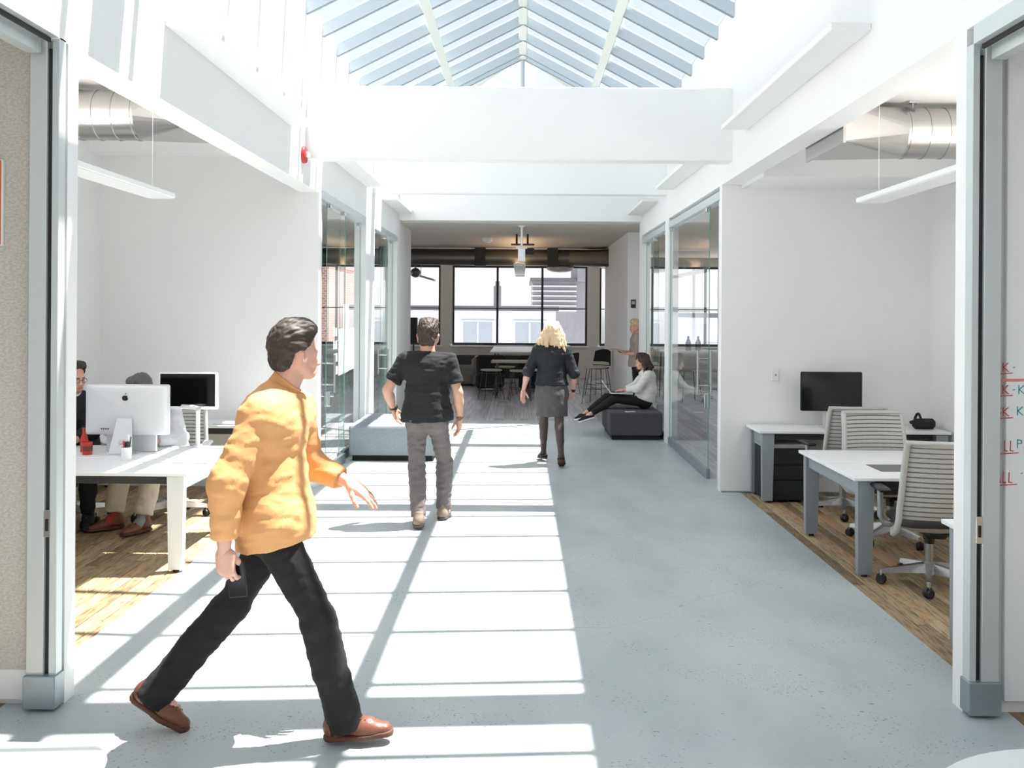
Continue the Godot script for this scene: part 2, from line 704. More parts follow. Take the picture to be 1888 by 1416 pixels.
func build_shell() -> void:
	# the hall's concrete, boards in the side bays, worn grey boards in the far room
	struct("floor", "polished grey concrete floor of the hall with pits and hairline cracks", "floor", slab(-2.40, 2.28, -4.0, 15.7, 0.0, 0.12, 4.9, 9.8), M.concrete)
	plank_floor("old brown board floor under the white desk with the silver computer", -4.42, -2.40, 4.40, 9.70, 0.092)
	plank_floor("old brown board floor under the mesh-backed office chairs", 2.28, 4.23, 4.40, 9.56, 0.092)
	struct("floor", "brown board floor of the near room beside the grey felt wall", "floor", boxm(-4.42, -2.40, -0.12, 0.0, -4.0, 4.40), M.plank_3)
	struct("floor", "brown board floor of the near room beside the whiteboard", "floor", boxm(2.28, 4.23, -0.12, 0.0, -4.0, 4.40), M.plank_3)
	struct("floor", "worn pale grey board floor of the window room at the far end", "floor", slab(-7.0, 7.0, 15.7, 26.0, 0.0, 0.12, 2.4, 3.2), M.far_boards)
	struct("floor", "grey floor of the glass-fronted rooms on the left", "floor", slab(-7.0, -2.40, 9.80, 15.7, 0.0, 0.12, 2.4, 3.2), M.far_boards)
	struct("floor", "grey floor of the glass-fronted rooms on the right", "floor", slab(2.28, 7.0, 9.66, 15.7, 0.0, 0.12, 2.4, 3.2), M.far_boards)
	# upper walls of the light well, running the whole length
	struct("wall_left", "white upper wall of the light well striped by thin rafter shadows", "wall", boxm(XL - 0.20, XL, 3.09, EAVE_Y, -4.0, 16.2), M.white_wall)
	struct("wall_right", "white upper wall of the light well in shade", "wall", boxm(XR, XR + 0.20, 3.18, EAVE_Y, -4.0, 16.2), M.white_wall)
	# outer walls and the end behind the viewer
	for k in 2:
		var xa: float = [-4.57, 4.23][k]
		var xb: float = [-4.42, 4.38][k]
		var top: float = [3.70, 3.60][k]
		var nm: String = ["wall_left", "wall_right"][k]
		var wm := MB.new()
		var w0: float = [4.9, 4.6][k]
		var w1: float = [8.8, 6.3][k]
		wm.box(xa, xb, -0.1, top, 3.7, w0)
		wm.box(xa, xb, -0.1, top, w1, [9.80, 9.66][k])
		wm.box(xa, xb, -0.1, 0.9, w0, w1)
		wm.box(xa, xb, 3.05, top, w0, w1)
		wm.box(xa, xb, -0.1, 0.9, -4.0, 3.7)
		wm.box(xa, xb, 3.05, top, -4.0, 3.7)
		wm.box(xa, xb, 0.9, 3.05, -4.0, -3.4)
		wm.box(xa, xb, 0.9, 3.05, 0.0, 0.3)
		struct(nm, ["white side wall of the bay with the silver computer", "white side wall of the bay with the office chairs"][k], "wall", wm, M.white_wall)
		for q in 3:  # windows out of view, placed to light the near rooms and desk bays
			var za: float = [-3.4, 0.3, w0][q]
			var zb: float = [0.0, 3.7, w1][q]
			var g := thing("window_%d" % (20 + k * 3 + q), ["tall unseen rear window lighting the near room from its %s wall", "tall unseen front window lighting the near room from its %s wall", "tall unseen window lighting the desk bay from its %s wall"][q] % ["left", "right"][k], "window")
			tag(g, "", "", "", "structure")
			var w := MB.new()
			for z in [za, (za + zb) / 2 - 0.03, zb - 0.06]:
				w.box((xa + xb) / 2 - 0.03, (xa + xb) / 2 + 0.03, 0.9, 3.05, z, z + 0.06)
			for y in [0.9, 1.9, 2.99]:
				w.box((xa + xb) / 2 - 0.03, (xa + xb) / 2 + 0.03, y, y + 0.06, za, zb)
			put("frame", w, M.black_frame, g)
			w = MB.new()
			w.quad(V((xa + xb) / 2, 0.9, za), V((xa + xb) / 2, 0.9, zb), V((xa + xb) / 2, 3.05, zb), V((xa + xb) / 2, 3.05, za))
			put("pane", w, M.glass, g)
	struct("wall_back", "white wall behind the viewer", "wall", boxm(-4.57, 4.38, -0.1, 5.1, -4.15, -4.0), M.white_wall)
	# back walls of the two bays
	struct("wall_left", "white wall behind the white-framed monitor", "wall", stepped(XL, -0.2, -4.57, 3.09, 3.70, 9.68, 9.80), M.white_wall)
	struct("wall_right", "white wall behind the black computer screen", "wall", stepped(XR, 0.2, 4.38, 3.18, 3.60, 9.54, 9.66), M.white_wall)
	# short walls that end at the hall, one felted, one with the whiteboard
	struct("wall_left", "white wall end between the felt panel and the left bay", "wall", stepped(XL, -0.2, -4.42, 3.09, 3.60, 4.32, 4.42), M.white_wall)
	struct("wall_right", "white wall end between the whiteboard and the right bay", "wall", stepped(XR, 0.2, 4.23, 3.18, 3.50, 4.30, 4.40), M.white_wall)
	# ceilings of the bays and the near rooms
	struct("ceiling", "white ceiling of the left bay above the round duct", "ceiling", boxm(-4.42, XL - 0.20, 3.57, 3.72, -4.0, 9.70), M.white_ceiling)
	struct("ceiling", "white ceiling of the right bay above the round duct", "ceiling", boxm(XR + 0.20, 4.23, 3.45, 3.60, -4.0, 9.58), M.white_ceiling)
	struct("ceiling", "white flat ceiling of the hall behind the viewer", "ceiling", boxm(XL - 0.2, XR + 0.2, EAVE_Y, EAVE_Y + 0.15, -4.0, -1.0), M.white_ceiling)
	# drop beams along the back of each bay
	struct("trim_1", "white drop beam along the top of the left bay's back wall", "beam", boxm(-4.42, XL - 0.20, 3.46, 3.57, 9.41, 9.68), M.white_wall)
	struct("trim_2", "deep white drop beam along the top of the right bay's back wall", "beam", boxm(XR + 0.20, 4.23, 3.14, 3.45, 8.67, 9.54), M.white_wall)
	# beams across the hall
	var bm := MB.new()
	bm.bev(V(-0.03, 3.71, 9.195), Vector3(4.40, 0.72, 0.21), 0.01)
	struct("trim_3", "nearest deep white beam across the hall under the skylight", "beam", bm, M.white_wall)
	bm = MB.new()
	bm.bev(V(-0.03, 3.92, 13.3), Vector3(4.40, 0.76, 0.20), 0.01)
	struct("trim_4", "second white beam across the hall, thin band below the nearest beam", "beam", bm, M.white_wall)
	bm = MB.new()
	bm.box(XL, XR, 3.43, EAVE_Y, 16.0, 16.2)
	var poly := PackedVector2Array([Vector2(XL, EAVE_Y), Vector2(XR, EAVE_Y), Vector2(0.3, EAVE_Y + 0.1), Vector2(-0.3, EAVE_Y + 0.1)])
	bm.extrude(poly, V(0, 0, 16.2), Basis(), 0.2)
	struct("wall_end", "white end wall of the light well above the dim window room", "wall", bm, M.white_wall)
	# posts at the hall's edge between the glass fronts
	for a in [["trim_5", "white post between the two glass fronts on the left", XL - 0.16, XL, 12.62, 13.36], ["trim_6", "white post between the two glass fronts on the right", XR, XR + 0.14, 12.98, 13.30], ["trim_7", "white corner post where the left glass front meets the window room", XL - 0.16, XL, 15.8, 16.2], ["trim_8", "white corner post where the right glass front meets the window room", XR, XR + 0.14, 15.85, 16.2]]:
		struct(a[0], a[1], "post", boxm(a[2], a[3], -0.02, 3.09 if a[2] < 0.0 else 3.18, a[4], a[5]), M.white_trim)
	# shelf-like light ledges
	var k := 0
	for a in [[5.48, 8.50, "nearest"], [9.85, 12.66, "middle"], [14.0, 16.0, "farthest"]]:
		for s in 2:
			var b := MB.new()
			var x: float = XL + 0.12 if s == 0 else XR - 0.12
			b.bev(V(x, 3.562, (a[0] + a[1]) / 2), Vector3(0.24, 0.045, a[1] - a[0]), 0.004)
			var o := struct("trim_%d" % (9 + k), "%s white ledge on the %s upper wall" % [a[2], ["sunlit left", "shaded right"][s]], "ledge", b, M.white_wall)
			k += 1
	# skirting
	struct("baseboard_left", "white skirting under the grey felt panel", "skirting", boxm(-4.42, -2.27, 0.03, 0.17, 4.295, 4.32), M.white_trim)
	struct("baseboard_back", "thin grey skirting below the black computer screen's wall", "skirting", boxm(XR + 0.01, 4.23, 0.0, 0.012, 9.525, 9.54), M.aluminium_dark)


func build_skylight() -> void:
	var sk := thing("window_skylight", "long glass ridge skylight with grey rafters over the hall", "skylight")
	tag(sk, "", "", "", "structure")
	var z0 := -1.0
	var z1 := 14.57
	var ze := 15.9
	var slope_r := (RIDGE_Y - EAVE_Y) / XR
	var slope_l := (RIDGE_Y - EAVE_Y) / -XL
	# curb and ridge
	var b := MB.new()
	b.box(XL - 0.2, XL, EAVE_Y, EAVE_Y + 0.05, z0, 16.2)
	b.box(XR, XR + 0.2, EAVE_Y, EAVE_Y + 0.05, z0, 16.2)
	put("curb", b, M.skylight_frame, sk)
	b = MB.new()
	b.bev(V(0, RIDGE_Y - 0.06, (z0 + z1) / 2), Vector3(0.13, 0.17, z1 - z0 + 0.1), 0.02)
	put("ridge", b, M.skylight_purlin, sk)
	for s in [-1.0, 1.0]:
		b = MB.new()
		var x: float = 1.11 * s
		var sl: float = slope_r if s > 0 else slope_l
		var y := RIDGE_Y - absf(x) * sl - 0.10
		b.hexa(V(x, y, (z0 + z1) / 2 + 0.3), Vector3(0.11, 0.09, z1 - z0 + 0.6), Basis(Vector3(0, 0, 1), -s * atan(sl)))
		put("purlin", b, M.skylight_purlin, sk)
	# rafters and panes
	var zs := []
	for k in range(-8, 13):
		zs.append(5.30 + 0.75 * k)
	zs.append(z1)
	for k in zs.size():
		for s in [-1.0, 1.0]:
			var xe: float = XR + 0.05 if s > 0 else XL - 0.05
			var sl: float = slope_r if s > 0 else slope_l
			var p := V(0, RIDGE_Y, zs[k])
			var q := V(xe, RIDGE_Y - absf(xe) * sl, zs[k])
			var d: Vector3 = (q - p).normalized()
			var f := Basis(d, Vector3(0, 0, 1).cross(d), Vector3(0, 0, 1))
			b = MB.new()
			b.hexa((p + q) / 2 - f.y * (0.06 * signf(f.y.y)), Vector3((q - p).length(), 0.12, 0.045), f)
			put("rafter", b, M.skylight_frame, sk)
			b = MB.new()
			b.hexa((p + q) / 2 - f.y * (0.125 * signf(f.y.y)), Vector3((q - p).length(), 0.012, 0.022), f)
			put("gasket", b, M.aluminium_dark, sk)
			if k + 1 < zs.size():
				for h in 2:
					var xa: float = [0.0, 1.11 * s][h]
					var xb: float = [1.11 * s, xe][h]
					b = MB.new()
					var ya := RIDGE_Y - absf(xa) * sl + 0.01
					var yb := RIDGE_Y - absf(xb) * sl + 0.01
					b.facing(V(xa, ya, zs[k]), V(xb, yb, zs[k]), V(xb, yb, zs[k + 1]), V(xa, ya, zs[k + 1]), V(0, 0, 5))
					put("pane", b, M.glass_skylight, sk)
	# flat strip across the glazing, out of view, casting the wide floor shadow
	for s in [-1.0, 1.0]:
		var xe: float = XR if s > 0 else XL
		b = MB.new()
		var o := 0.03
		var top := [V(0, RIDGE_Y + o, 4.82), V(0, RIDGE_Y + o, 5.17), V(xe, EAVE_Y + o, 5.17), V(xe, EAVE_Y + o, 4.82)]
		var low := []
		for p in top:
			low.append(p - Vector3(0, 0.05, 0))
		var mid := V(xe / 2, (RIDGE_Y + EAVE_Y) / 2, 5.0)
		b.facing(top[0], top[1], top[2], top[3], mid)
		b.facing(low[0], low[1], low[2], low[3], mid)
		for k in 4:
			b.facing(top[k], top[(k + 1) % 4], low[(k + 1) % 4], low[k], mid)
		put("unseen_cover_strip", b, M.skylight_frame, sk)
	# hipped end
	var apex := V(0, RIDGE_Y, z1)
	for s in [-1.0, 1.0]:
		var xe: float = XR if s > 0 else XL
		b = MB.new()
		b.cyl(apex - Vector3(0, 0.05, 0), V(xe, EAVE_Y - 0.02, ze), 0.05, 0.05, 6)
		put("hip_rafter", b, M.skylight_purlin, sk)
		b = MB.new()
		b.tri(apex, V(xe, EAVE_Y, z1), V(xe, EAVE_Y, ze))
		put("pane", b, M.glass_skylight, sk)
		b = MB.new()
		b.tri(apex, V(xe, EAVE_Y, ze), V(0, EAVE_Y, ze))
		put("pane", b, M.glass_skylight, sk)
	b = MB.new()
	b.cyl(apex - Vector3(0, 0.06, 0), V(0, EAVE_Y, ze), 0.035, 0.035, 6)
	put("mullion", b, M.skylight_frame, sk)
	b = MB.new()
	b.box(XL - 0.2, XR + 0.2, EAVE_Y, EAVE_Y + 0.05, ze, 16.2)
	b.box(XL - 0.2, XR + 0.2, EAVE_Y, EAVE_Y + 1.2, z0 - 0.12, z0)
	put("end_board", b, M.skylight_frame, sk)


# a sliding glass leaf in the plane of the hall's side, from depth z0 to z1
func glass_leaf(parent: Node3D, x: float, z0: float, z1: float, inward: float) -> void:
	var b := MB.new()
	b.quad(V(x, 0.10, z0), V(x, 0.10, z1), V(x, 3.05, z1), V(x, 3.05, z0))
	put("pane", b, M.glass_door, parent)
	b = MB.new()
	b.bev(V(x, 0.055, (z0 + z1) / 2), Vector3(0.045, 0.11, z1 - z0), 0.004)
	put("bottom_rail", b, M.aluminium_dark, parent)
	b = MB.new()
	for z in [z0, z1]:
		b.box(x - 0.005, x + 0.005, 0.11, 3.05, z - 0.003, z + 0.003)
	put("glass_edge", b, M.glass_edge, parent)
	b = MB.new()
	for z in [z0 + 0.12, z1 - 0.12]:
		b.bev(V(x, 3.02, z), Vector3(0.05, 0.06, 0.09), 0.004)
	put("hanger", b, M.steel, parent)


func pull_handle(parent: Node3D, x: float, z: float, y0: float, y1: float) -> void:
	var hd := put("handle", null, M.steel, parent)
	var b := MB.new()
	for s in [-1.0, 1.0]:
		b.cyl(V(x + 0.075 * s, y0, z), V(x + 0.075 * s, y1, z), 0.013, 0.013, 10)
	hd.mesh = b.mesh()
	b = MB.new()
	for y in [y0 + 0.09, y1 - 0.09]:
		b.cyl(V(x - 0.075, y, z), V(x + 0.075, y, z), 0.009, 0.009, 8)
	put("standoff", b, M.steel, hd)


func build_glass_fronts() -> void:
	# near tracks and their leaf ends, seen edge-on at the left and right of the picture
	for s in 2:
		var x: float = XL if s == 0 else XR
		var sg := -1.0 if s == 0 else 1.0
		var zr := 4.22
		var tr := thing("door_track", ["aluminium sliding-door track above the grey felt panel", "aluminium sliding-door track above the whiteboard"][s], "door track")
		tag(tr, "", "", "", "structure")
		var b := MB.new()
		b.box(x - sg * 0.008, x + sg * 0.14, 3.09, 3.175, -2.0, zr)
		put("rail", b, M.aluminium, tr)
		b = MB.new()
		b.box(x + sg * 0.03, x + sg * 0.044, 3.07, 3.09, -2.0, zr)
		put("gasket", b, M.gasket, tr)
		b = MB.new()
		b.box(x + sg * 0.075, x + sg * 0.14, 3.02, 3.09, -2.0, zr)
		put("inner_rail", b, M.aluminium, tr)
		var d := thing("door_%d" % (1 + s), ["edge of the parked glass door beside the grey felt panel", "edge of the parked glass door beside the whiteboard"][s], "door")
		tag(d, "", "", "", "structure")
		var zf := 4.24
		b = MB.new()
		b.bev(V(x + sg * 0.017, 1.58, zf + 0.03), Vector3(0.034, 3.04, 0.06), 0.003)
		put("front_stile", b, M.aluminium, d)
		b = MB.new()
		b.box(x + sg * 0.034, x + sg * 0.058, 0.15, 3.05, zf + 0.018, zf + 0.06)
		put("gasket", b, M.gasket, d)
		b = MB.new()
		b.bev(V(x + sg * 0.098, 1.58, zf + 0.03), Vector3(0.08, 3.04, 0.06), 0.003)
		put("rear_stile", b, M.aluminium, d)
		b = MB.new()
		b.bev(V(x + sg * 0.066, 0.09, zf + 0.023), Vector3(0.148, 0.15, 0.094), 0.003)
		put("foot_cover", b, M.aluminium_dark, d)
		b = MB.new()
		b.bev(V(x + sg * 0.044, 0.86, zf + 0.01), Vector3(0.034, 0.125, 0.024), 0.003)
		var lk := put("lock_case", b, M.steel, d)
		b = MB.new()
		b.bev(V(x + sg * 0.044, 0.855, zf - 0.003), Vector3(0.014, 0.055, 0.006), 0.002)
		put("latch", b, M.black_plastic, lk)
	# felt and whiteboard on the walls that face the viewer
	var fb := MB.new()
	fb.bev(V(-3.35, 1.66, 4.303), Vector3(2.12, 2.98, 0.028), 0.004)
	tag(put("felt_panel", fb, M.felt), "heathered grey beige felt pinboard covering the wall on the left", "pinboard")
	var wb := thing("whiteboard", "tall whiteboard with red and teal handwriting at the right edge", "whiteboard")
	var b0 := MB.new()
	b0.bev(V(3.24, 1.60, 4.285), Vector3(1.98, 3.08, 0.026), 0.003)
	put("board", b0, M.whiteboard, wb)
	write_on_board(wb)
	var pic := thing("picture", "orange print in a thin white frame on the grey felt", "picture")
	b0 = MB.new()
	b0.bev(V(-2.546, 2.34, 4.278), Vector3(0.28, 0.40, 0.02), 0.003)
	put("frame", b0, M.white_trim, pic)
	b0 = MB.new()
	b0.bev(V(-2.546, 2.34, 4.266), Vector3(0.270, 0.390, 0.006), 0.001)
	put("print", b0, M.orange_print, pic)
	# glass fronts of the far bays
	for s in 2:
		var x: float = XL if s == 0 else XR
		var sg := -1.0 if s == 0 else 1.0
		var side: String = ["left", "right"][s]
		for k in 2:
			var z0: float = [[9.80, 13.36], [9.66, 13.30]][s][k]
			var z1: float = [[12.62, 15.8], [12.98, 15.85]][s][k]
			var g := thing("window_%d" % (1 + s * 2 + k), "%s sliding glass front on the %s with aluminium top rail" % [["nearer", "farther"][k], side], "glass front")
			tag(g, "", "", "", "structure")
			var b := MB.new()
			b.bev(V(x + sg * 0.05, 3.085, (z0 + z1) / 2), Vector3(0.11, 0.09, z1 - z0), 0.004)
			put("top_rail", b, M.aluminium, g)
			if k == 0:
				b = MB.new()
				b.bev(V(x + sg * 0.05, 1.52, z0 + 0.09), Vector3(0.06, 3.04, 0.10), 0.004)
				put("jamb", b, M.aluminium, g)
				b = MB.new()
				b.box(x + sg * 0.03, x + sg * 0.07, 1.0, 3.0, z0 + 0.16, z0 + 0.20)
				put("jamb_seal", b, M.gasket, g)
				if s == 0:
					glass_leaf(g, x - 0.03, z0 + 0.42, 11.28, 1.0)
					glass_leaf(g, x - 0.08, 11.22, z1, 1.0)
					pull_handle(g, x - 0.03, z0 + 0.52, 0.93, 1.35)
				else:
					glass_leaf(g, x + 0.03, 10.30, z1, -1.0)
					pull_handle(g, x + 0.03, 10.55, 0.93, 1.42)
				b = MB.new()
				var zl: float = z0 + 0.52 if s == 0 else 10.40
				b.bev(V(x + sg * 0.03, 0.86, zl), Vector3(0.07, 0.16, 0.07), 0.006)
				b.cyl(V(x + sg * 0.03 - 0.07, 0.9, zl), V(x + sg * 0.03 + 0.07, 0.9, zl), 0.018, 0.018, 10)
				put("lock", b, M.steel, g)
			else:
				glass_leaf(g, x + sg * 0.03, z0 + 0.02, (z0 + z1) / 2 + 0.1, 1.0)
				glass_leaf(g, x + sg * 0.08, (z0 + z1) / 2 - 0.1, z1 - 0.02, 1.0)
				if s == 0:
					pull_handle(g, x - 0.03, 14.45, 0.86, 1.25)


# strokes of marker on the whiteboard; each word is one part
func write_on_board(wb: Node3D) -> void:
	var z := 4.271
	var glyph := {
		"K": [[[0, 0], [0, 1]], [[0.75, 1], [0.05, 0.5], [0.8, 0]]],
		"S": [[[0.7, 0.9], [0.3, 1], [0.05, 0.75], [0.65, 0.4], [0.5, 0.05], [0, 0.1]]],
		"I": [[[0.1, 0], [0.15, 1]]],
		"L": [[[0.15, 1], [0.1, 0.05], [0.6, 0]]],
		"A": [[[0, 0], [0.4, 1], [0.7, 0]], [[0.15, 0.4], [0.6, 0.42]]],
		"J": [[[0.6, 1], [0.5, 0.1], [0.2, 0], [0, 0.2]]],
		"P": [[[0, 0], [0, 1], [0.6, 0.9], [0.6, 0.55], [0, 0.5]]],
		"R": [[[0, 0], [0, 1], [0.6, 0.9], [0.6, 0.55], [0, 0.5], [0.7, 0]]],
		".": [[[0.2, 0.45], [0.35, 0.5]]],
		"_": [[[-0.1, -0.25], [1.0, -0.18]]],
	}
	var lines := [
		["JK", 2.202, 1.590, "ink_red", true], [".", 2.276, 1.590, "ink_teal", false],
		["JK", 2.202, 1.487, "ink_red", true], [".K", 2.276, 1.487, "ink_teal", false],
		["SK", 2.204, 1.384, "ink_red", true], ["K", 2.302, 1.388, "ink_teal", false],
		["ILL", 2.212, 1.221, "ink_red", true], ["PA", 2.303, 1.236, "ink_teal", false],
		["ALL", 2.206, 1.075, "ink_red", true], [".", 2.315, 1.10, "ink_teal", false],
	]
	for l in lines:
		var b := MB.new()
		var x: float = l[1]
		var h := 0.038 if l[0].length() < 3 else 0.046
		var w := 0.031 if l[0].length() < 3 else 0.027
		for ch in l[0]:
			for st in glyph[ch]:
				for k in st.size() - 1:
					stroke(b, Vector2(x + st[k][0] * w, l[2] + st[k][1] * h), Vector2(x + st[k + 1][0] * w, l[2] + st[k + 1][1] * h), z)
			x += w * 1.02
		if l[4]:
			stroke(b, Vector2(l[1], l[2] - 0.014), Vector2(x + 0.012, l[2] - 0.008), z)
		put("handwriting", b, M[l[3]], wb)
	var b := MB.new()
	stroke(b, Vector2(2.21, 1.548), Vector2(2.40, 1.552), z, 0.013)
	put("handwriting", b, M.ink_red_pale, wb)


func stroke(b: MB, p: Vector2, q: Vector2, z: float, wide := 0.0042) -> void:
	var d := (q - p).normalized()
	var f := Basis(Vector3(d.x, d.y, 0), Vector3(-d.y, d.x, 0), Vector3(0, 0, 1))
	b.hexa(V((p.x + q.x) / 2, (p.y + q.y) / 2, z), Vector3(p.distance_to(q) + wide, wide, 0.001), f)


# ------------------------------------------------------------------ the window room at the far end and what lies outside
func build_far_room() -> void:
	struct("wall_left", "short grey wall beside the opening to the window room, on the left", "wall", boxm(XL - 0.3, XL, -0.05, 3.43, 16.2, 17.75), M.white_wall)
	struct("wall_right", "long pale wall on the right of the window room", "wall", boxm(2.05, 2.42, -0.05, 3.43, 17.8, 22.6), M.white_wall)
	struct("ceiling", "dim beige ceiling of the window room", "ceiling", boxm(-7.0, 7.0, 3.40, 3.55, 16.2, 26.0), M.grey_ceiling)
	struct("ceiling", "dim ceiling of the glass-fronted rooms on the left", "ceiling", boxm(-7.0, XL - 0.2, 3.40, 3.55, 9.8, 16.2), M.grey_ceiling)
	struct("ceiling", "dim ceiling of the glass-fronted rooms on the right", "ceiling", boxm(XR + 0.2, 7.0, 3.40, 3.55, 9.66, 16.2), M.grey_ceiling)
	for k in 2:
		var sx := -1.0 if k == 0 else 1.0
		var zf := 9.8 if k == 0 else 9.66
		var nm: String = ["wall_left", "wall_right"][k]
		var wm := MB.new()
		wm.box(sx * 7.0, sx * 7.15, -0.1, 0.9, zf, 26.0)
		wm.box(sx * 7.0, sx * 7.15, 3.15, 3.55, zf, 26.0)
		for q in 6:
			var zz: float = [zf, 12.6, 15.8, 19.0, 22.2, 25.4][q]
			wm.box(sx * 7.0, sx * 7.15, 0.9, 3.15, zz, zz + 0.6)
		struct(nm, ["outer window wall of the glass-fronted rooms on the left", "outer window wall of the glass-fronted rooms on the right"][k], "wall", wm, M.white_wall)
		for q in 5:  # unseen side windows, placed to brighten the far rooms
			var za: float = [zf, 12.6, 15.8, 19.0, 22.2][q] + 0.6
			var zb: float = [12.6, 15.8, 19.0, 22.2, 25.4][q]
			var g := thing("window_%d" % (8 + k * 5 + q), "%s unseen black-framed side window lighting the far rooms from the %s outer wall" % [["first", "second", "third", "fourth", "fifth"][q], ["left", "right"][k]], "window")
			tag(g, "", "", "", "structure")
			var b := MB.new()
			b.box(sx * 7.04, sx * 7.1, 0.9, 0.96, za, zb)
			b.box(sx * 7.04, sx * 7.1, 3.09, 3.15, za, zb)
			b.box(sx * 7.04, sx * 7.1, 1.92, 1.96, za, zb)
			b.box(sx * 7.04, sx * 7.1, 0.9, 3.15, za, za + 0.06)
			b.box(sx * 7.04, sx * 7.1, 0.9, 3.15, zb - 0.06, zb)
			b.box(sx * 7.04, sx * 7.1, 0.9, 3.15, (za + zb) / 2 - 0.03, (za + zb) / 2 + 0.03)
			put("frame", b, M.black_frame, g)
			b = MB.new()
			b.quad(V(sx * 7.07, 0.9, za), V(sx * 7.07, 0.9, zb), V(sx * 7.07, 3.15, zb), V(sx * 7.07, 3.15, za))
			put("pane", b, M.glass, g)
	struct("wall_front", "white return wall beside the left glass room", "wall", boxm(-7.15, -4.57, -0.1, 3.55, 9.68, 9.8), M.white_wall)
	struct("wall_front", "white return wall beside the right glass room", "wall", boxm(4.38, 7.15, -0.1, 3.55, 9.54, 9.66), M.white_wall)
	# window wall
	var wins := [[-6.7, -2.28], [-1.94, 1.86], [2.21, 6.7]]
	struct("wall_back", "grey sill wall under the row of big windows", "wall", boxm(-7.0, 7.0, -0.05, 0.90, 26.0, 26.25), M.window_wall)
	struct("wall_back", "grey head wall above the row of big windows", "wall", boxm(-7.0, 7.0, 3.15, 3.55, 26.0, 26.25), M.window_wall)
	var px := -7.0
	for k in 4:
		var e: float = wins[k][0] if k < 3 else 7.0
		struct("wall_back", ["grey pier left of the left far window", "grey pier between the left and middle far windows", "grey pier between the middle and right far windows", "grey pier right of the right far window"][k], "pier", boxm(px, e, 0.90, 3.15, 26.0, 26.25), M.window_wall)
		if k < 3:
			px = wins[k][1]
	for k in 3:
		var x0: float = wins[k][0]
		var x1: float = wins[k][1]
		var g := thing("window_%d" % (5 + k), ["left black-framed far window behind the man in the dark tee", "middle black-framed far window of three wide lights", "right black-framed far window behind the pale wall"][k], "window")
		tag(g, "", "", "", "structure")
		var b := MB.new()
		b.box(x0, x1, 0.90, 0.97, 26.02, 26.14)
		b.box(x0, x1, 3.09, 3.15, 26.02, 26.14)
		b.box(x0, x0 + 0.05, 0.97, 3.09, 26.02, 26.14)
		b.box(x1 - 0.05, x1, 0.97, 3.09, 26.02, 26.14)
		put("frame", b, M.black_frame, g)
		b = MB.new()
		b.box(x0 - 0.05, x1 + 0.05, 0.86, 0.90, 25.94, 26.02)
		put("window_sill", b, M.white_trim, g)
		var n := 3
		for q in n:
			var a := x0 + (x1 - x0) * q / n
			var e := x0 + (x1 - x0) * (q + 1) / n
			if q > 0:
				b = MB.new()
				b.box(a - 0.03, a + 0.03, 0.97, 3.09, 26.03, 26.13)
				put("mullion", b, M.black_frame, g)
			b = MB.new()
			b.box(a + 0.03, e - 0.03, 1.93, 1.955, 26.04, 26.12)
			put("transom", b, M.black_frame, g)
			for h in 2:
				b = MB.new()
				b.quad(V(a, [0.97, 1.94][h], 26.08), V(e, [0.97, 1.94][h], 26.08), V(e, [1.94, 3.09][h], 26.08), V(a, [1.94, 3.09][h], 26.08))
				put("pane", b, M.glass, g)
	# radiator cover and bench along the windows
	tag(put("radiator_cover", boxm(-1.9, 0.6, 0.02, 0.62, 25.75, 25.98), M.under_dark), "dark slatted radiator cover under the middle window", "radiator")


func building(label: String, x0: float, x1: float, y1: float, z0: float, deep: float, m: Material, cols: int, rows: int, wy0: float, wy1: float, ww: float, top := true) -> Node3D:
	var o := thing("building", label, "building")
	put("wall", boxm(x0, x1, -12.0, y1, z0, z0 + deep), m, o)
	if top:
		put("parapet", boxm(x0 - 0.15, x1 + 0.15, y1, y1 + 0.25, z0 - 0.15, z0 + deep), M.roof_dark, o)
	for r in rows:
		for c in cols:
			var cx := x0 + (x1 - x0) * (c + 0.5) / cols
			var a := wy0 + (wy1 - wy0) * r / rows
			var e := wy0 + (wy1 - wy0) * (r + 0.72) / rows
			var f := put("window", boxm(cx - ww / 2 - 0.12, cx + ww / 2 + 0.12, a - 0.12, e + 0.12, z0 - 0.06, z0 + 0.1), M.facade_frame, o)
			put("pane", boxm(cx - ww / 2, cx + ww / 2, a, e, z0 - 0.09, z0 + 0.1), M.facade_window, f)
			put("bar", boxm(cx - 0.04, cx + 0.04, a, e, z0 - 0.12, z0), M.facade_frame, f)
	return o


func build_outside() -> void:
	struct("ground", "grey street far below the windows", "street", boxm(-90, 90, -12.4, -12.0, 27.0, 140.0), M.pale_concrete)
	building("long white building across the street, seen low in the middle far window", -9.0, 1.8, 1.9, 48.0, 8.0, M.facade_white, 4, 1, 0.2, 1.7, 1.5)
	var o := building("tall grey building with pale bands, right of the middle far window", 0.75, 4.7, 3.9, 62.0, 10.0, M.facade_grey, 0, 0, 0, 0, 1)
	for k in 6:
		put("band", boxm(0.7, 3.7, 1.9 + k * 0.33, 1.98 + k * 0.33, 61.8, 62.0), M.facade_white, o)
	put("tower", boxm(3.75, 4.8, 3.9, 5.4, 61.5, 70.0), M.facade_grey, o)
	building("white building with small windows, seen through the right far window", 9.4, 24.0, 1.6, 50.0, 8.0, M.facade_white, 8, 1, -1.2, 0.6, 0.9)
	o = building("brick building with white bay windows, seen through the left glass", -24.0, -9.6, 5.0, 46.0, 10.0, M.far_brick, 6, 3, -3.5, 4.6, 1.3)
	o = thing("chimney", "slim grey chimney standing on the white building's roof", "chimney")
	put("stack", boxm(-1.5, -1.1, 2.16, 3.25, 50.0, 50.5), M.facade_grey, o)
	put("pot", boxm(-1.42, -1.18, 3.25, 3.5, 50.1, 50.4), M.facade_grey, o)


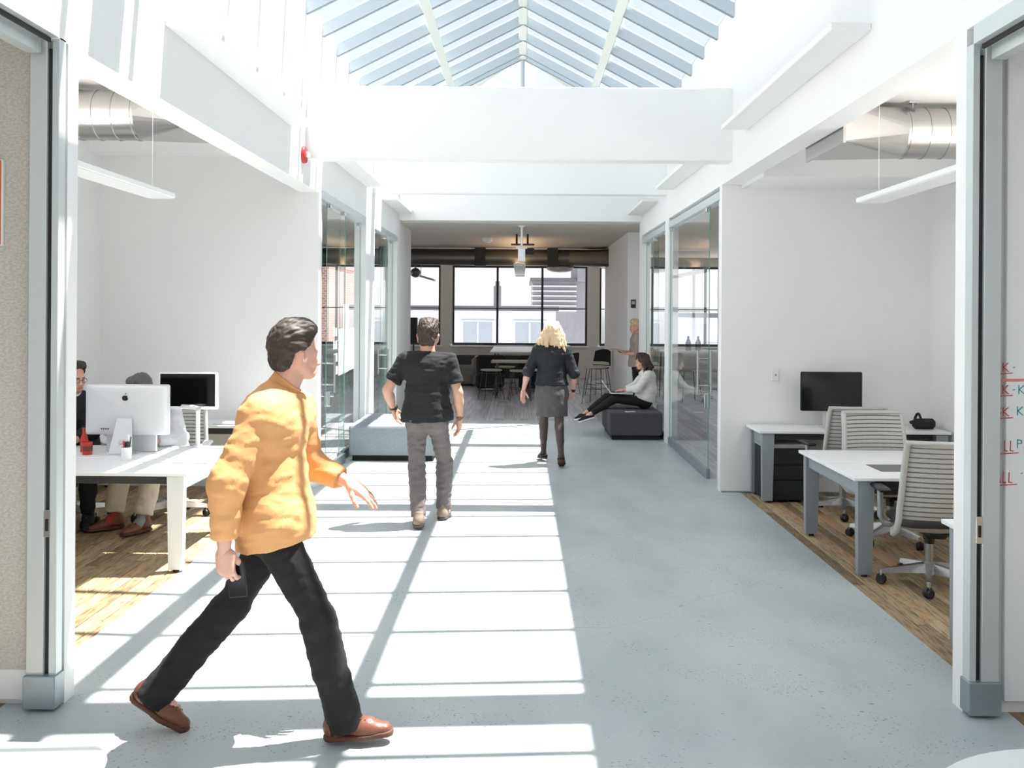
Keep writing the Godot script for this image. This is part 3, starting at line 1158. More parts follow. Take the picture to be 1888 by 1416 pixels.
# ------------------------------------------------------------------ ducts and hanging lights
func build_ducts() -> void:
	for s in 2:
		var sg := -1.0 if s == 0 else 1.0
		var y := 3.34 if s == 0 else 3.225
		var z := 7.1 if s == 0 else 7.0
		var xr := 2.93 if s == 0 else 2.86
		var xe := 2.36 if s == 0 else 2.29
		var xw := 4.42 if s == 0 else 4.23
		var top := 3.57 if s == 0 else 3.45
		var d := thing("air_duct", ["round galvanised air duct with a grille under the left bay's ceiling", "round galvanised air duct with spiral seams under the right bay's ceiling"][s], "air duct")
		var b := MB.new()
		b.cyl(V(sg * xr, y, z), V(sg * xw, y, z), 0.19, 0.19, 40)
		put("pipe", b, M.duct, d)
		var x := xr + 0.02
		while x < xw:
			b = MB.new()
			b.cyl(V(sg * x, y, z), V(sg * (x + 0.012), y, z), 0.195, 0.195, 40)
			put("seam", b, M.duct, d)
			x += 0.145
		# square-to-round piece
		b = MB.new()
		var mid := V(sg * (xe + xr) / 2, y, z)
		for q in 4:
			var sy: float = [1, 1, -1, -1][q]
			var sz: float = [1, -1, -1, 1][q]
			var nxt := [[1, -1], [-1, -1], [-1, 1], [1, 1]]
			var cnr := V(sg * xe, y - 0.01 + sy * 0.13, z + sz * 0.42)
			var other := V(sg * xe, y - 0.01 + float(nxt[q][0]) * 0.13, z + float(nxt[q][1]) * 0.42)
			var a0 := atan2(sy, sz)
			var arc := []
			for w in 9:
				var t := roundf(a0 / (PI / 4)) * (PI / 4) - PI / 4 + PI / 2 * w / 8.0
				arc.append(V(sg * xr, y + sin(t) * 0.19, z + cos(t) * 0.19))
			for w in 8:
				out_tri(b, cnr, arc[w], arc[w + 1], mid)
			# the flat triangle between this corner and the next one round
			var am := Vector2(cnr.y + other.y - 2.0 * (y - 0.01), -(cnr.z + other.z) - 2.0 * z)
			var tm := atan2(signf(am.x) if absf(am.x) > 0.01 else 0.0, signf(am.y) if absf(am.y) > 0.01 else 0.0)
			out_tri(b, cnr, other, V(sg * xr, y + sin(tm) * 0.19, z + cos(tm) * 0.19), mid)
		put("transition", b, M.duct, d)
		b = MB.new()
		b.hexa(V(sg * (xe + 0.004), y - 0.01, z), Vector3(0.02, 0.29, 0.87), Basis())
		put("flange", b, M.duct, d)
		b = MB.new()
		b.cyl(V(sg * (xr + 0.06), y + 0.17, z - 0.1), V(sg * (xr + 0.06), top, z - 0.1), 0.006, 0.006, 6)
		b.hexa(V(sg * (xr + 0.06), top - 0.012, z - 0.1), Vector3(0.07, 0.02, 0.05), Basis())
		put("hanger", b, M.steel, d)
		if s == 0:
			b = MB.new()
			b.hexa(V(-3.50, y + 0.02, z - 0.19), Vector3(0.26, 0.22, 0.03), Basis())
			put("grille_frame", b, M.duct_flat, d)
			b = MB.new()
			b.hexa(V(-3.50, y + 0.02, z - 0.206), Vector3(0.20, 0.16, 0.006), Basis())
			var g := put("grille", b, M.under_dark, d)
			for k in 6:
				b = MB.new()
				b.hexa(V(-3.585 + k * 0.034, y + 0.02, z - 0.212), Vector3(0.01, 0.16, 0.01), Basis())
				put("bar", b, M.duct_flat, g)
			for k in 5:
				b = MB.new()
				b.hexa(V(-3.50, y - 0.044 + k * 0.032, z - 0.212), Vector3(0.20, 0.008, 0.01), Basis())
				put("bar", b, M.duct_flat, g)
		# long white hanging light
		var p := thing("hanging_light", ["slim white linear light hanging on wires in the left bay", "slim white linear light hanging on wires in the right bay"][s], "hanging light")
		var lx := -2.55 if s == 0 else 2.46
		b = MB.new()
		b.bev(V(lx, 2.655, 5.58), Vector3(0.19, 0.035, 1.9), 0.004)
		put("housing", b, M.white_trim, p)
		b = MB.new()
		b.hexa(V(lx, 2.636, 5.58), Vector3(0.17, 0.006, 1.88), Basis())
		put("diffuser", b, M.white_plastic, p)
		for zz in [4.8, 6.36]:
			b = MB.new()
			b.cyl(V(lx, 2.67, zz), V(lx, top, zz), 0.0016, 0.0016, 5)
			put("wire", b, M.white_trim, p)
		# unseen second light farther in, placed to brighten the bay off its ceiling
		var p2 := thing("hanging_light", ["unseen second linear uplight behind the felt wall, placed to brighten the left bay", "unseen second linear uplight behind the whiteboard wall, placed to brighten the right bay"][s], "hanging light")
		var lx2 := -3.80 if s == 0 else 3.66
		b = MB.new()
		b.bev(V(lx2, 2.355, 5.3), Vector3(0.19, 0.035, 1.5), 0.004)
		put("housing", b, M.white_trim, p2)
		b = MB.new()
		b.hexa(V(lx2, 2.375, 5.3), Vector3(0.15, 0.005, 1.46), Basis())
		put("diffuser", b, M.unseen_lamp_white, p2)
		for zz in [4.75, 5.85]:
			b = MB.new()
			b.cyl(V(lx2, 2.37, zz), V(lx2, top, zz), 0.0016, 0.0016, 5)
			put("wire", b, M.white_trim, p2)
		var li := AreaLight3D.new()
		li.name = "lamp_light"
		li.area_size = Vector2(0.15, 1.45)
		li.light_energy = 2.9
		li.light_color = Color(1.0, 0.98, 0.96)
		li.area_range = 12.0
		li.shadow_enabled = true
		li.position = V(lx2, 2.39, 5.3)
		li.rotation_degrees = Vector3(90, 0, 0)
		p2.add_child(li, true)
	# window room: big duct along the windows
	var d := thing("air_duct", "large dim round air duct running above the far windows", "air duct")
	var b := MB.new()
	b.cyl(V(-6.9, 3.17, 22.4), V(1.15, 3.17, 22.4), 0.20, 0.20, 32)
	put("pipe", b, M.duct_far, d)
	for x in [-3.3, -1.0, 0.75]:
		b = MB.new()
		b.hexa(V(x, 3.17, 22.4), Vector3(0.26, 0.42, 0.44), Basis())
		put("hanger_box", b, M.under_dark, d)
	b = MB.new()
	var rows := []
	for k in 2:
		var ring := []
		for q in 32:
			var t := TAU * q / 32.0
			var m := maxf(absf(cos(t)), absf(sin(t)))
			ring.append(V(1.15, 3.17 + sin(t) * 0.2, 22.4 + cos(t) * 0.2) if k == 0 else V(2.05, 3.14 + sin(t) / m * 0.2, 22.3 + cos(t) / m * 0.6))
		rows.append(ring)
	b.sheet(rows, true)
	put("transition", b, M.duct_far, d)
	b = MB.new()
	b.ball(V(0.95, 2.92, 22.6), Vector3(0.34, 0.1, 0.3), 16)
	put("outlet", b, M.duct_flat, d)
	# projector on its ceiling pole
	var p := thing("projector", "white projector on a ceiling pole in the window room", "projector")
	b = MB.new()
	b.cyl(V(0.0, 2.95, 16.6), V(0.0, 3.40, 16.6), 0.022, 0.022, 10)
	b.lathe(V(0.0, 3.37, 16.6), [[0.03, 0.0], [0.06, 0.015], [0.075, 0.03]], 16)
	put("pole", b, M.white_trim, p)
	b = MB.new()
	b.bev(V(0.0, 2.87, 16.6), Vector3(0.13, 0.24, 0.16), 0.01)
	put("mount", b, M.white_trim, p)
	b = MB.new()
	b.bev(V(0.0, 3.0, 16.6), Vector3(0.20, 0.02, 0.20), 0.005)
	put("plate", b, M.white_plastic, p)
	b = MB.new()
	b.cyl(V(0.0, 2.74, 16.6), V(0.0, 2.75, 16.6), 0.05, 0.06, 16)
	put("rim", b, M.plank_2, p)
	var pt := thing("ceiling_fan", "dark ceiling mount with cable coil behind the projector pole", "ceiling mount")
	b = MB.new()
	b.hexa(V(0.02, 3.19, 18.4), Vector3(0.46, 0.02, 0.3), Basis())
	b.hexa(V(0.1, 3.05, 18.4), Vector3(0.3, 0.12, 0.28), Basis())
	b.cyl(V(-0.1, 3.19, 18.4), V(-0.1, 3.40, 18.4), 0.02, 0.02, 8)
	b.cyl(V(0.12, 3.19, 18.4), V(0.12, 3.40, 18.4), 0.02, 0.02, 8)
	put("body", b, M.black_frame, pt)
	pt.name = "ceiling_mount"
	for k in 2:
		p = thing("hanging_light", ["nearer slim linear light over the far tables, seen end-on", "farther slim linear light near the far windows, seen end-on"][k], "hanging light")
		b = MB.new()
		var z0: float = [19.3, 25.0][k]
		var z1: float = [24.3, 25.85][k]
		b.bev(V(-0.04, 2.84, (z0 + z1) / 2), Vector3(0.25, 0.06, z1 - z0), 0.006)
		put("housing", b, M.white_trim, p)
		b = MB.new()
		b.hexa(V(-0.04, 2.872, (z0 + z1) / 2), Vector3(0.2, 0.006, z1 - z0 - 0.04), Basis())
		put("top_diffuser", b, M.lamp_warm, p)
		var li := AreaLight3D.new()
		li.name = "lamp_light"
		li.area_size = Vector2(0.2, z1 - z0)
		li.light_energy = [1.2, 0.3][k]
		li.light_color = Color(1.0, 0.86, 0.68)
		li.area_range = 12.0
		li.shadow_enabled = true
		li.position = V(-0.04, 2.885, (z0 + z1) / 2)
		li.rotation_degrees = Vector3(90, 0, 0)
		p.add_child(li, true)
		for q in 2:
			b = MB.new()
			var zz: float = [z0 + 0.3, z1 - 0.3][q]
			b.cyl(V(-0.04, 2.87, zz), V(-0.04, 3.40, zz), 0.004, 0.004, 5)
			put("wire", b, M.white_trim, p)
	p = thing("smoke_detector", "small round detector on the window room's ceiling, left of the projector", "smoke detector")
	b = MB.new()
	b.lathe(V(-0.72, 3.30, 19.4), [[0.05, 0.0], [0.10, 0.03], [0.11, 0.07], [0.11, 0.10]], 18)
	put("body", b, M.white_plastic, p)
	p = thing("speaker", "grey spot fixture at the top of the left far window", "speaker")
	b = MB.new()
	b.ball(V(-2.62, 2.80, 22.8), Vector3(0.13, 0.12, 0.13), 12)
	put("body", b, M.duct_far, p)
	b = MB.new()
	b.cyl(V(-2.62, 2.88, 22.8), V(-2.62, 3.40, 22.8), 0.02, 0.02, 8)
	put("stem", b, M.duct_far, p)
	p = thing("pendant_lamp", "flat wing-shaped pendant in front of the left far window", "pendant lamp")
	b = MB.new()
	b.hexa(V(-2.62, 2.76, 24.0), Vector3(0.75, 0.05, 0.5), Basis(Vector3(0, 0, 1), -0.28))
	put("shade", b, M.duct_flat, p)
	b = MB.new()
	b.cyl(V(-2.62, 2.77, 24.0), V(-2.62, 3.40, 24.0), 0.008, 0.008, 6)
	put("wire", b, M.duct_far, p)


func out_tri(b: MB, p: Vector3, q: Vector3, r: Vector3, centre: Vector3) -> void:
	if (q - p).cross(r - p).dot((p + q + r) / 3.0 - centre) < 0.0:
		b.tri(p, r, q)
	else:
		b.tri(p, q, r)


# the same shape with every facet flat
func faceted(o: MB) -> ArrayMesh:
	var b := MB.new()
	for k in range(0, o.i.size(), 3):
		b.tri(o.v[o.i[k]], o.v[o.i[k + 2]], o.v[o.i[k + 1]])
	return b.mesh()


# ------------------------------------------------------------------ desks, computers and what lies on them
const TOP := 0.705


# a white desk whose hall-side end has blade legs; tops: [depth from, depth to] of each table top
func desk(label: String, xe: float, xo: float, tops: Array, leg_mat: Material, group := "") -> Node3D:
	var sg := signf(xo - xe)
	var o := thing("desk", label, "desk", V(xe, 0, tops[0][0]), 0.0, group)
	var org := V(xe, 0, tops[0][0])
	var z0: float = tops[0][0]
	var z1: float = tops[-1][1]
	for t in tops:
		var b := MB.new()
		b.bev(V((xe + xo) / 2, TOP - 0.0125, (t[0] + t[1]) / 2) - org, Vector3(absf(xo - xe), 0.025, t[1] - t[0] - 0.006), 0.003)
		put("tabletop", b, M.desk_white, o)
	for x in [xe + sg * 0.035, xo - sg * 0.135]:
		for z in [z0 + 0.03, z1 - 0.09]:
			var b := MB.new()
			var outer := PackedVector2Array([Vector2(0, TOP - 0.032), Vector2(0.118 * sg, TOP - 0.032), Vector2(0.104 * sg, 0.02), Vector2(0.006 * sg, 0.02)])
			b.extrude(outer, V(x, 0, z + 0.06) - org, Basis(), 0.06)
			put("leg", b, leg_mat, o)
			b = MB.new()
			b.cyl(V(x + sg * 0.06, 0.0, z + 0.03) - org, V(x + sg * 0.06, 0.022, z + 0.03) - org, 0.022, 0.022, 12)
			put("foot", b, M.black_plastic, o)
	for x in [xe + sg * 0.075, xo - sg * 0.075]:
		var b := MB.new()
		b.bev(V(x, TOP - 0.09, (z0 + z1) / 2) - org, Vector3(0.04, 0.085, z1 - z0 - 0.2), 0.003)
		put("side_rail", b, leg_mat, o)
	var b := MB.new()
	b.hexa(V((xe + xo) / 2, TOP - 0.06, z0 + 0.10) - org, Vector3(absf(xo - xe) - 0.30, 0.065, 0.03), Basis())
	b.hexa(V((xe + xo) / 2, TOP - 0.06, z1 - 0.10) - org, Vector3(absf(xo - xe) - 0.30, 0.065, 0.03), Basis())
	put("cross_rail", b, M.under_dark, o)
	return o


func emblem() -> PackedVector2Array:
	# a bitten apple outline, 1 unit high
	var p := PackedVector2Array()
	for k in 48:
		var t := TAU * k / 48.0
		var r := 0.42 + 0.035 * cos(2.0 * t) - 0.07 * exp(-pow((t - PI / 2) / 0.28, 2.0)) - 0.05 * exp(-pow((t - PI * 1.5) / 0.2, 2.0))
		p.append(Vector2(cos(t) * r * 0.95, sin(t) * r - 0.08))
	var bite := PackedVector2Array()
	for k in 20:
		var t := TAU * k / 20.0
		bite.append(Vector2(0.50 + cos(t) * 0.21, 0.03 + sin(t) * 0.21))
	return Geometry2D.clip_polygons(p, bite)[0]


func all_in_one_back(label: String, at: Vector3, turn: float) -> void:
	var o := thing("computer", label, "computer", at, turn)
	var b := MB.new()
	# bulging rear shell, facing +z here
	var rows := []
	for k in 7:
		var t := k / 6.0
		var ring := []
		var s := 1.0 - 0.9 * pow(t, 3.0)
		for q in rounded(0.66 * s, 0.40 * s, 0.018 * s + 0.001, 4):
			ring.append(Vector3(q.x, q.y + 0.345, 0.006 + 0.055 * sqrt(t)))
		rows.append(ring)
	b.sheet(rows, true)
	b.fan(rows[-1], Vector3(0, 0, 1))
	put("rear_shell", b, M.imac_silver, o)
	b = MB.new()
	b.extrude(rounded(0.662, 0.402, 0.018, 4), Vector3(0, 0.345, -0.012), Basis(), 0.018)
	put("rim", b, M.imac_silver, o)
	b = MB.new()
	b.extrude(rounded(0.63, 0.37, 0.01, 3), Vector3(0, 0.345, -0.014), Basis(), 0.002)
	put("screen", b, M.screen, o)
	# stand: broad strip tapering upwards, then the foot
	b = MB.new()
	var st := PackedVector2Array([Vector2(-0.092, 0.0), Vector2(0.092, 0.0), Vector2(0.058, 0.28), Vector2(-0.058, 0.28)])
	b.extrude(st, Vector3(0, 0.01, 0.135), Basis(Vector3.RIGHT, Vector3(0, 0.965, -0.26), Vector3(0, 0.26, 0.965)), 0.008)
	var sd := put("stand", b, M.imac_silver, o)
	b = MB.new()
	b.cyl(Vector3(0, 0.105, 0.1195), Vector3(0, 0.108, 0.1235), 0.026, 0.026, 20)
	put("cable_hole", b, M.silver_dark, sd)
	b = MB.new()
	b.bev(Vector3(0, 0.004, 0.05), Vector3(0.19, 0.008, 0.19), 0.003)
	put("foot", b, M.imac_silver, o)
	b = MB.new()
	b.bev(Vector3(0.01, 0.075, -0.045), Vector3(0.41, 0.148, 0.02), 0.008)
	put("lower_panel", b, M.imac_silver, o)
	b = MB.new()
	var em := PackedVector2Array()
	for q in emblem():
		em.append(q * 0.056)
	b.extrude(em, Vector3(0, 0.445, 0.0605), Basis(), 0.0015)
	var leaf := PackedVector2Array([Vector2(0.0, 0.0), Vector2(0.002, 0.009), Vector2(0.011, 0.014), Vector2(0.009, 0.005)])
	b.extrude(leaf, Vector3(0.0, 0.468, 0.0605), Basis(), 0.0015)
	put("emblem", b, M.logo_black, o)
	b = MB.new()
	for k in 4:
		b.hexa(Vector3(-0.19 + k * 0.018, 0.195, 0.054), Vector3(0.008, 0.008, 0.012), Basis())
	put("ports", b, M.black_plastic, o)


func build_desks() -> void:
	desk("big white double desk on the left under the silver computer", -2.33, -4.30, [[6.45, 7.09], [7.11, 7.76]], M.desk_leg_white)
	desk("white double desk on the right with a dark grey mat near its corner", 2.34, 3.98, [[6.45, 7.09], [7.11, 7.76]], M.desk_leg)
	desk("long white desk along the wall under the black screen", 2.33, 4.20, [[8.98, 9.52]], M.desk_leg)
	desk("white desk along the left bay's back wall behind the white-framed monitor", -2.45, -4.38, [[9.10, 9.66]], M.desk_leg_white)
	desk("white desk just behind the right doorpost, only its corner in sight", 2.365, 4.15, [[4.45, 5.18]], M.desk_leg)
	desk("white desk just behind the left doorpost, only its corner in sight", -2.478, -4.3, [[4.47, 5.14]], M.desk_leg_white)
	all_in_one_back("silver all-in-one computer seen from behind on the left desk", V(-3.13, TOP, 7.36), -0.02)
	# pen cup with pens
	var o := thing("pen_cup", "small white pen cup with a few pens beside the silver computer", "pen cup", V(-2.99, TOP, 7.0))
	var b := MB.new()
	b.lathe(Vector3.ZERO, [[0.036, 0.0], [0.038, 0.004], [0.038, 0.098], [0.034, 0.098], [0.034, 0.01], [0.0, 0.01]], 20)
	put("cup", b, M.white_plastic, o)
	for k in 4:
		b = MB.new()
		var t: Vector3 = [Vector3(-0.018, 0.145, 0.01), Vector3(0.012, 0.14, 0.012), Vector3(0.03, 0.175, -0.01), Vector3(0.008, 0.19, -0.015)][k]
		b.cyl(Vector3(t.x * 0.4, 0.012, t.z * 0.4), t, [0.007, 0.017, 0.004, 0.008][k], [0.007, 0.017, 0.004, 0.012][k], 10)
		put("pen", b, [M.pen_pink, M.black_plastic, M.black_plastic, M.white_plastic][k], o)
	# red tumbler
	o = thing("tumbler", "red drinking glass on the left desk beside the silver computer", "glass", V(-3.40, TOP, 7.24))
	b = MB.new()
	b.lathe(Vector3.ZERO, [[0.034, 0.0], [0.036, 0.004], [0.041, 0.10], [0.038, 0.10], [0.033, 0.012], [0.0, 0.012]], 20)
	put("cup", b, M.red_plastic, o)
	b = MB.new()
	b.lathe(Vector3.ZERO, [[0.0368, 0.03], [0.039, 0.032], [0.0405, 0.07], [0.039, 0.072]], 20)
	put("band", b, M.leather_brown, o)
	o = thing("bottle", "slim red bottle behind the red drinking glass", "bottle", V(-3.49, TOP, 7.38))
	b = MB.new()
	b.lathe(Vector3.ZERO, [[0.028, 0.0], [0.03, 0.005], [0.03, 0.10], [0.014, 0.15], [0.013, 0.175], [0.0, 0.175]], 18)
	put("body", b, M.red_plastic, o)
	b = MB.new()
	b.lathe(Vector3(0, 0.172, 0), [[0.015, 0.0], [0.015, 0.02], [0.0, 0.02]], 14)
	put("cap", b, M.red_plastic, o)
	# papers on the left desk
	for k in 2:
		b = MB.new()
		b.hexa(V([-3.62, -2.72][k], TOP + 0.002, [7.05, 7.45][k]), Vector3(0.21, 0.003, 0.297), Basis(Vector3.UP, [0.3, -0.15][k]))
		tag(put("sheet_of_paper", b, M.paper), ["white sheet of paper on the left desk beside the dark jacket", "white sheet of paper on the left desk, right of the silver computer"][k], "paper")
	# white-framed monitor on a post arm
	o = thing("monitor", "black screen in a white frame on a white post arm", "monitor", V(-2.70, TOP, 7.72))
	b = MB.new()
	b.cyl(Vector3(0, 0, 0), Vector3(0, 0.30, 0), 0.018, 0.018, 14)
	b.cyl(Vector3(0, 0.0, 0), Vector3(0, 0.012, 0), 0.04, 0.036, 18)
	put("post", b, M.white_plastic, o)
	b = MB.new()
	b.tube([Vector3(0, 0.29, 0), Vector3(0.0, 0.315, -0.02), Vector3(-0.06, 0.32, -0.06), Vector3(-0.17, 0.32, -0.10)], 0.02, 10)
	put("arm", b, M.white_plastic, o)
	b = MB.new()
	b.extrude(rounded(0.505, 0.315, 0.012, 3), Vector3(-0.125, 0.455, -0.14), Basis(), 0.03)
	put("frame", b, M.white_plastic, o)
	b = MB.new()
	b.extrude(rounded(0.465, 0.275, 0.004, 2), Vector3(-0.128, 0.46, -0.11), Basis(), 0.002)
	put("screen", b, M.screen, o)
	# keyboard and small things on the left wall desk
	o = thing("keyboard", "thin white keyboard on the left wall desk", "keyboard", V(-2.85, TOP, 9.25))
	b = MB.new()
	b.bev(Vector3(0, 0.008, 0), Vector3(0.43, 0.014, 0.12), 0.004)
	put("body", b, M.white_plastic, o)
	b = MB.new()
	for r in 4:
		for k in 14:
			b.hexa(Vector3(-0.196 + k * 0.0301, 0.017, -0.042 + r * 0.028), Vector3(0.026, 0.005, 0.024), Basis())
	tag(put("keys", b, M.paper, o), "", "", "", "stuff")
	# right side: black screen
	o = thing("computer", "black computer screen standing on the long desk by the right wall", "computer", V(3.13, TOP, 9.30))
	b = MB.new()
	b.extrude(rounded(0.62, 0.395, 0.014, 4), Vector3(0, 0.365, 0.0), Basis(), 0.012)
	put("rear_shell", b, M.black_plastic, o)
	b = MB.new()
	b.extrude(rounded(0.60, 0.375, 0.004, 3), Vector3(0, 0.365, 0.012), Basis(), 0.0015)
	put("screen", b, M.screen, o)
	b = MB.new()
	b.bev(Vector3(0, 0.17, -0.04), Vector3(0.12, 0.34, 0.012), 0.003, Basis(Vector3.RIGHT, 0.15))
	put("stand", b, M.imac_silver, o)
	b = MB.new()
	b.bev(Vector3(0, 0.005, 0.0), Vector3(0.19, 0.01, 0.20), 0.003)
	put("foot", b, M.imac_silver, o)
	# dark mat
	b = MB.new()
	b.hexa(V(2.78, TOP + 0.002, 6.86), Vector3(0.30, 0.003, 0.30), Basis())
	tag(put("desk_mat", b, M.table_grey), "dark grey mat lying on the right double desk", "mat")
	(get_child(get_child_count() - 1) as MeshInstance3D).material_override = mat("mat_grey", 118, 117, 115, 0.9)
	# goggles
	o = thing("headset", "black goggles with a strap on the long desk under the right wall", "goggles", V(4.02, TOP, 9.22))
	b = MB.new()
	b.bev(Vector3(0, 0.058, 0.03), Vector3(0.225, 0.105, 0.08), 0.028)
	put("visor", b, M.black_matte, o)
	b = MB.new()
	var arc := []
	for k in 17:
		var t := PI * k / 16.0
		arc.append(Vector3(cos(t) * 0.10, 0.06, 0.0 - sin(t) * 0.15))
	b.tube(arc, 0.014, 8)
	arc = []
	for k in 9:
		var t := PI * k / 8.0
		arc.append(Vector3(-0.02, 0.075 + sin(t) * 0.075, 0.03 - 0.17 * (k / 8.0)))
	b.tube(arc, 0.013, 8)
	put("strap", b, M.black_matte, o)
	o = thing("cable", "thin white cable lying coiled between the screen and the goggles", "cable")
	b = MB.new()
	var pts := []
	for k in 40:
		var t := k / 39.0
		pts.append(V(3.52 + t * 0.36 + sin(t * 14.0) * 0.05, TOP + 0.005 + absf(sin(t * 9.0)) * 0.055, 9.33 + cos(t * 14.0) * 0.06))
	b.tube(pts, 0.003, 5)
	put("cord", b, M.white_plastic, o)
	# black pedestal with a pale cushion top
	o = thing("pedestal", "black drawer pedestal with a pale top under the long desk", "cabinet", V(2.60, 0, 9.24))
	b = MB.new()
	b.bev(Vector3(0, 0.275, 0), Vector3(0.40, 0.51, 0.40), 0.006)
	put("body", b, M.black_matte, o)
	for k in 3:
		b = MB.new()
		b.bev(Vector3(0, [0.12, 0.29, 0.44][k], 0.206), Vector3(0.385, [0.19, 0.13, 0.13][k], 0.014), 0.003)
		var dr := put("drawer", b, M.black_matte, o)
		if k == 2:
			b = MB.new()
			b.cyl(Vector3(-0.14, 0.46, 0.212), Vector3(-0.14, 0.46, 0.218), 0.009, 0.009, 12)
			put("lock", b, M.chrome, dr)
	b = MB.new()
	b.bev(Vector3(0, 0.548, 0.0), Vector3(0.42, 0.04, 0.42), 0.008)
	put("lid", b, M.silver_dark, o)
	for s in [[-1, -1], [1, -1], [1, 1], [-1, 1]]:
		b = MB.new()
		b.cyl(Vector3(s[0] * 0.15, 0.02, s[1] * 0.15 - 0.01), Vector3(s[0] * 0.15, 0.02, s[1] * 0.15 + 0.01), 0.02, 0.02, 12)
		put("caster", b, M.caster, o)
	# white round-cornered tables in the foreground
	for s in 2:
		o = thing("side_table", ["round-cornered white table at the lower left corner, beside the walking man's rear shoe", "round white table at the lower right corner, in front of the whiteboard"][s], "table", V([-1.42, 1.36][s], 0, [1.93, 1.95][s]))
		b = MB.new()
		if s == 0:
			var rows := []
			for q in [[0.90, 0.69], [0.985, 0.698], [1.0, 0.707], [1.0, 0.714], [0.99, 0.72]]:
				var ring := []
				for pt in rounded(0.90 - (1.0 - q[0]) * 0.5, 0.95 - (1.0 - q[0]) * 0.5, 0.12, 8):
					ring.append(Vector3(pt.x - 0.06, q[1], -pt.y))
				rows.append(ring)
			b.sheet(rows, true)
			b.fan(rows[-1], Vector3.UP)
			b.fan(rows[0], Vector3.DOWN)
		else:
			b.lathe(Vector3.ZERO, [[0.40, 0.69], [0.452, 0.698], [0.462, 0.708], [0.462, 0.714], [0.456, 0.72], [0.0, 0.72]], 64)
		put("tabletop", b, M.desk_white, o)
		b = MB.new()
		b.lathe(Vector3.ZERO, [[0.25, 0.0], [0.25, 0.012], [0.05, 0.03], [0.035, 0.05], [0.035, 0.69]], 32)
		put("pedestal", b, M.steel, o)


# ------------------------------------------------------------------ mesh-backed office chairs
func back_curve(t: float) -> Vector2:      # depth behind the centre, height
	return Vector2(-0.225 - 0.05 * sin(t * PI * 0.9) * (1.0 - t) - 0.10 * t * t, 0.50 + 0.51 * t)


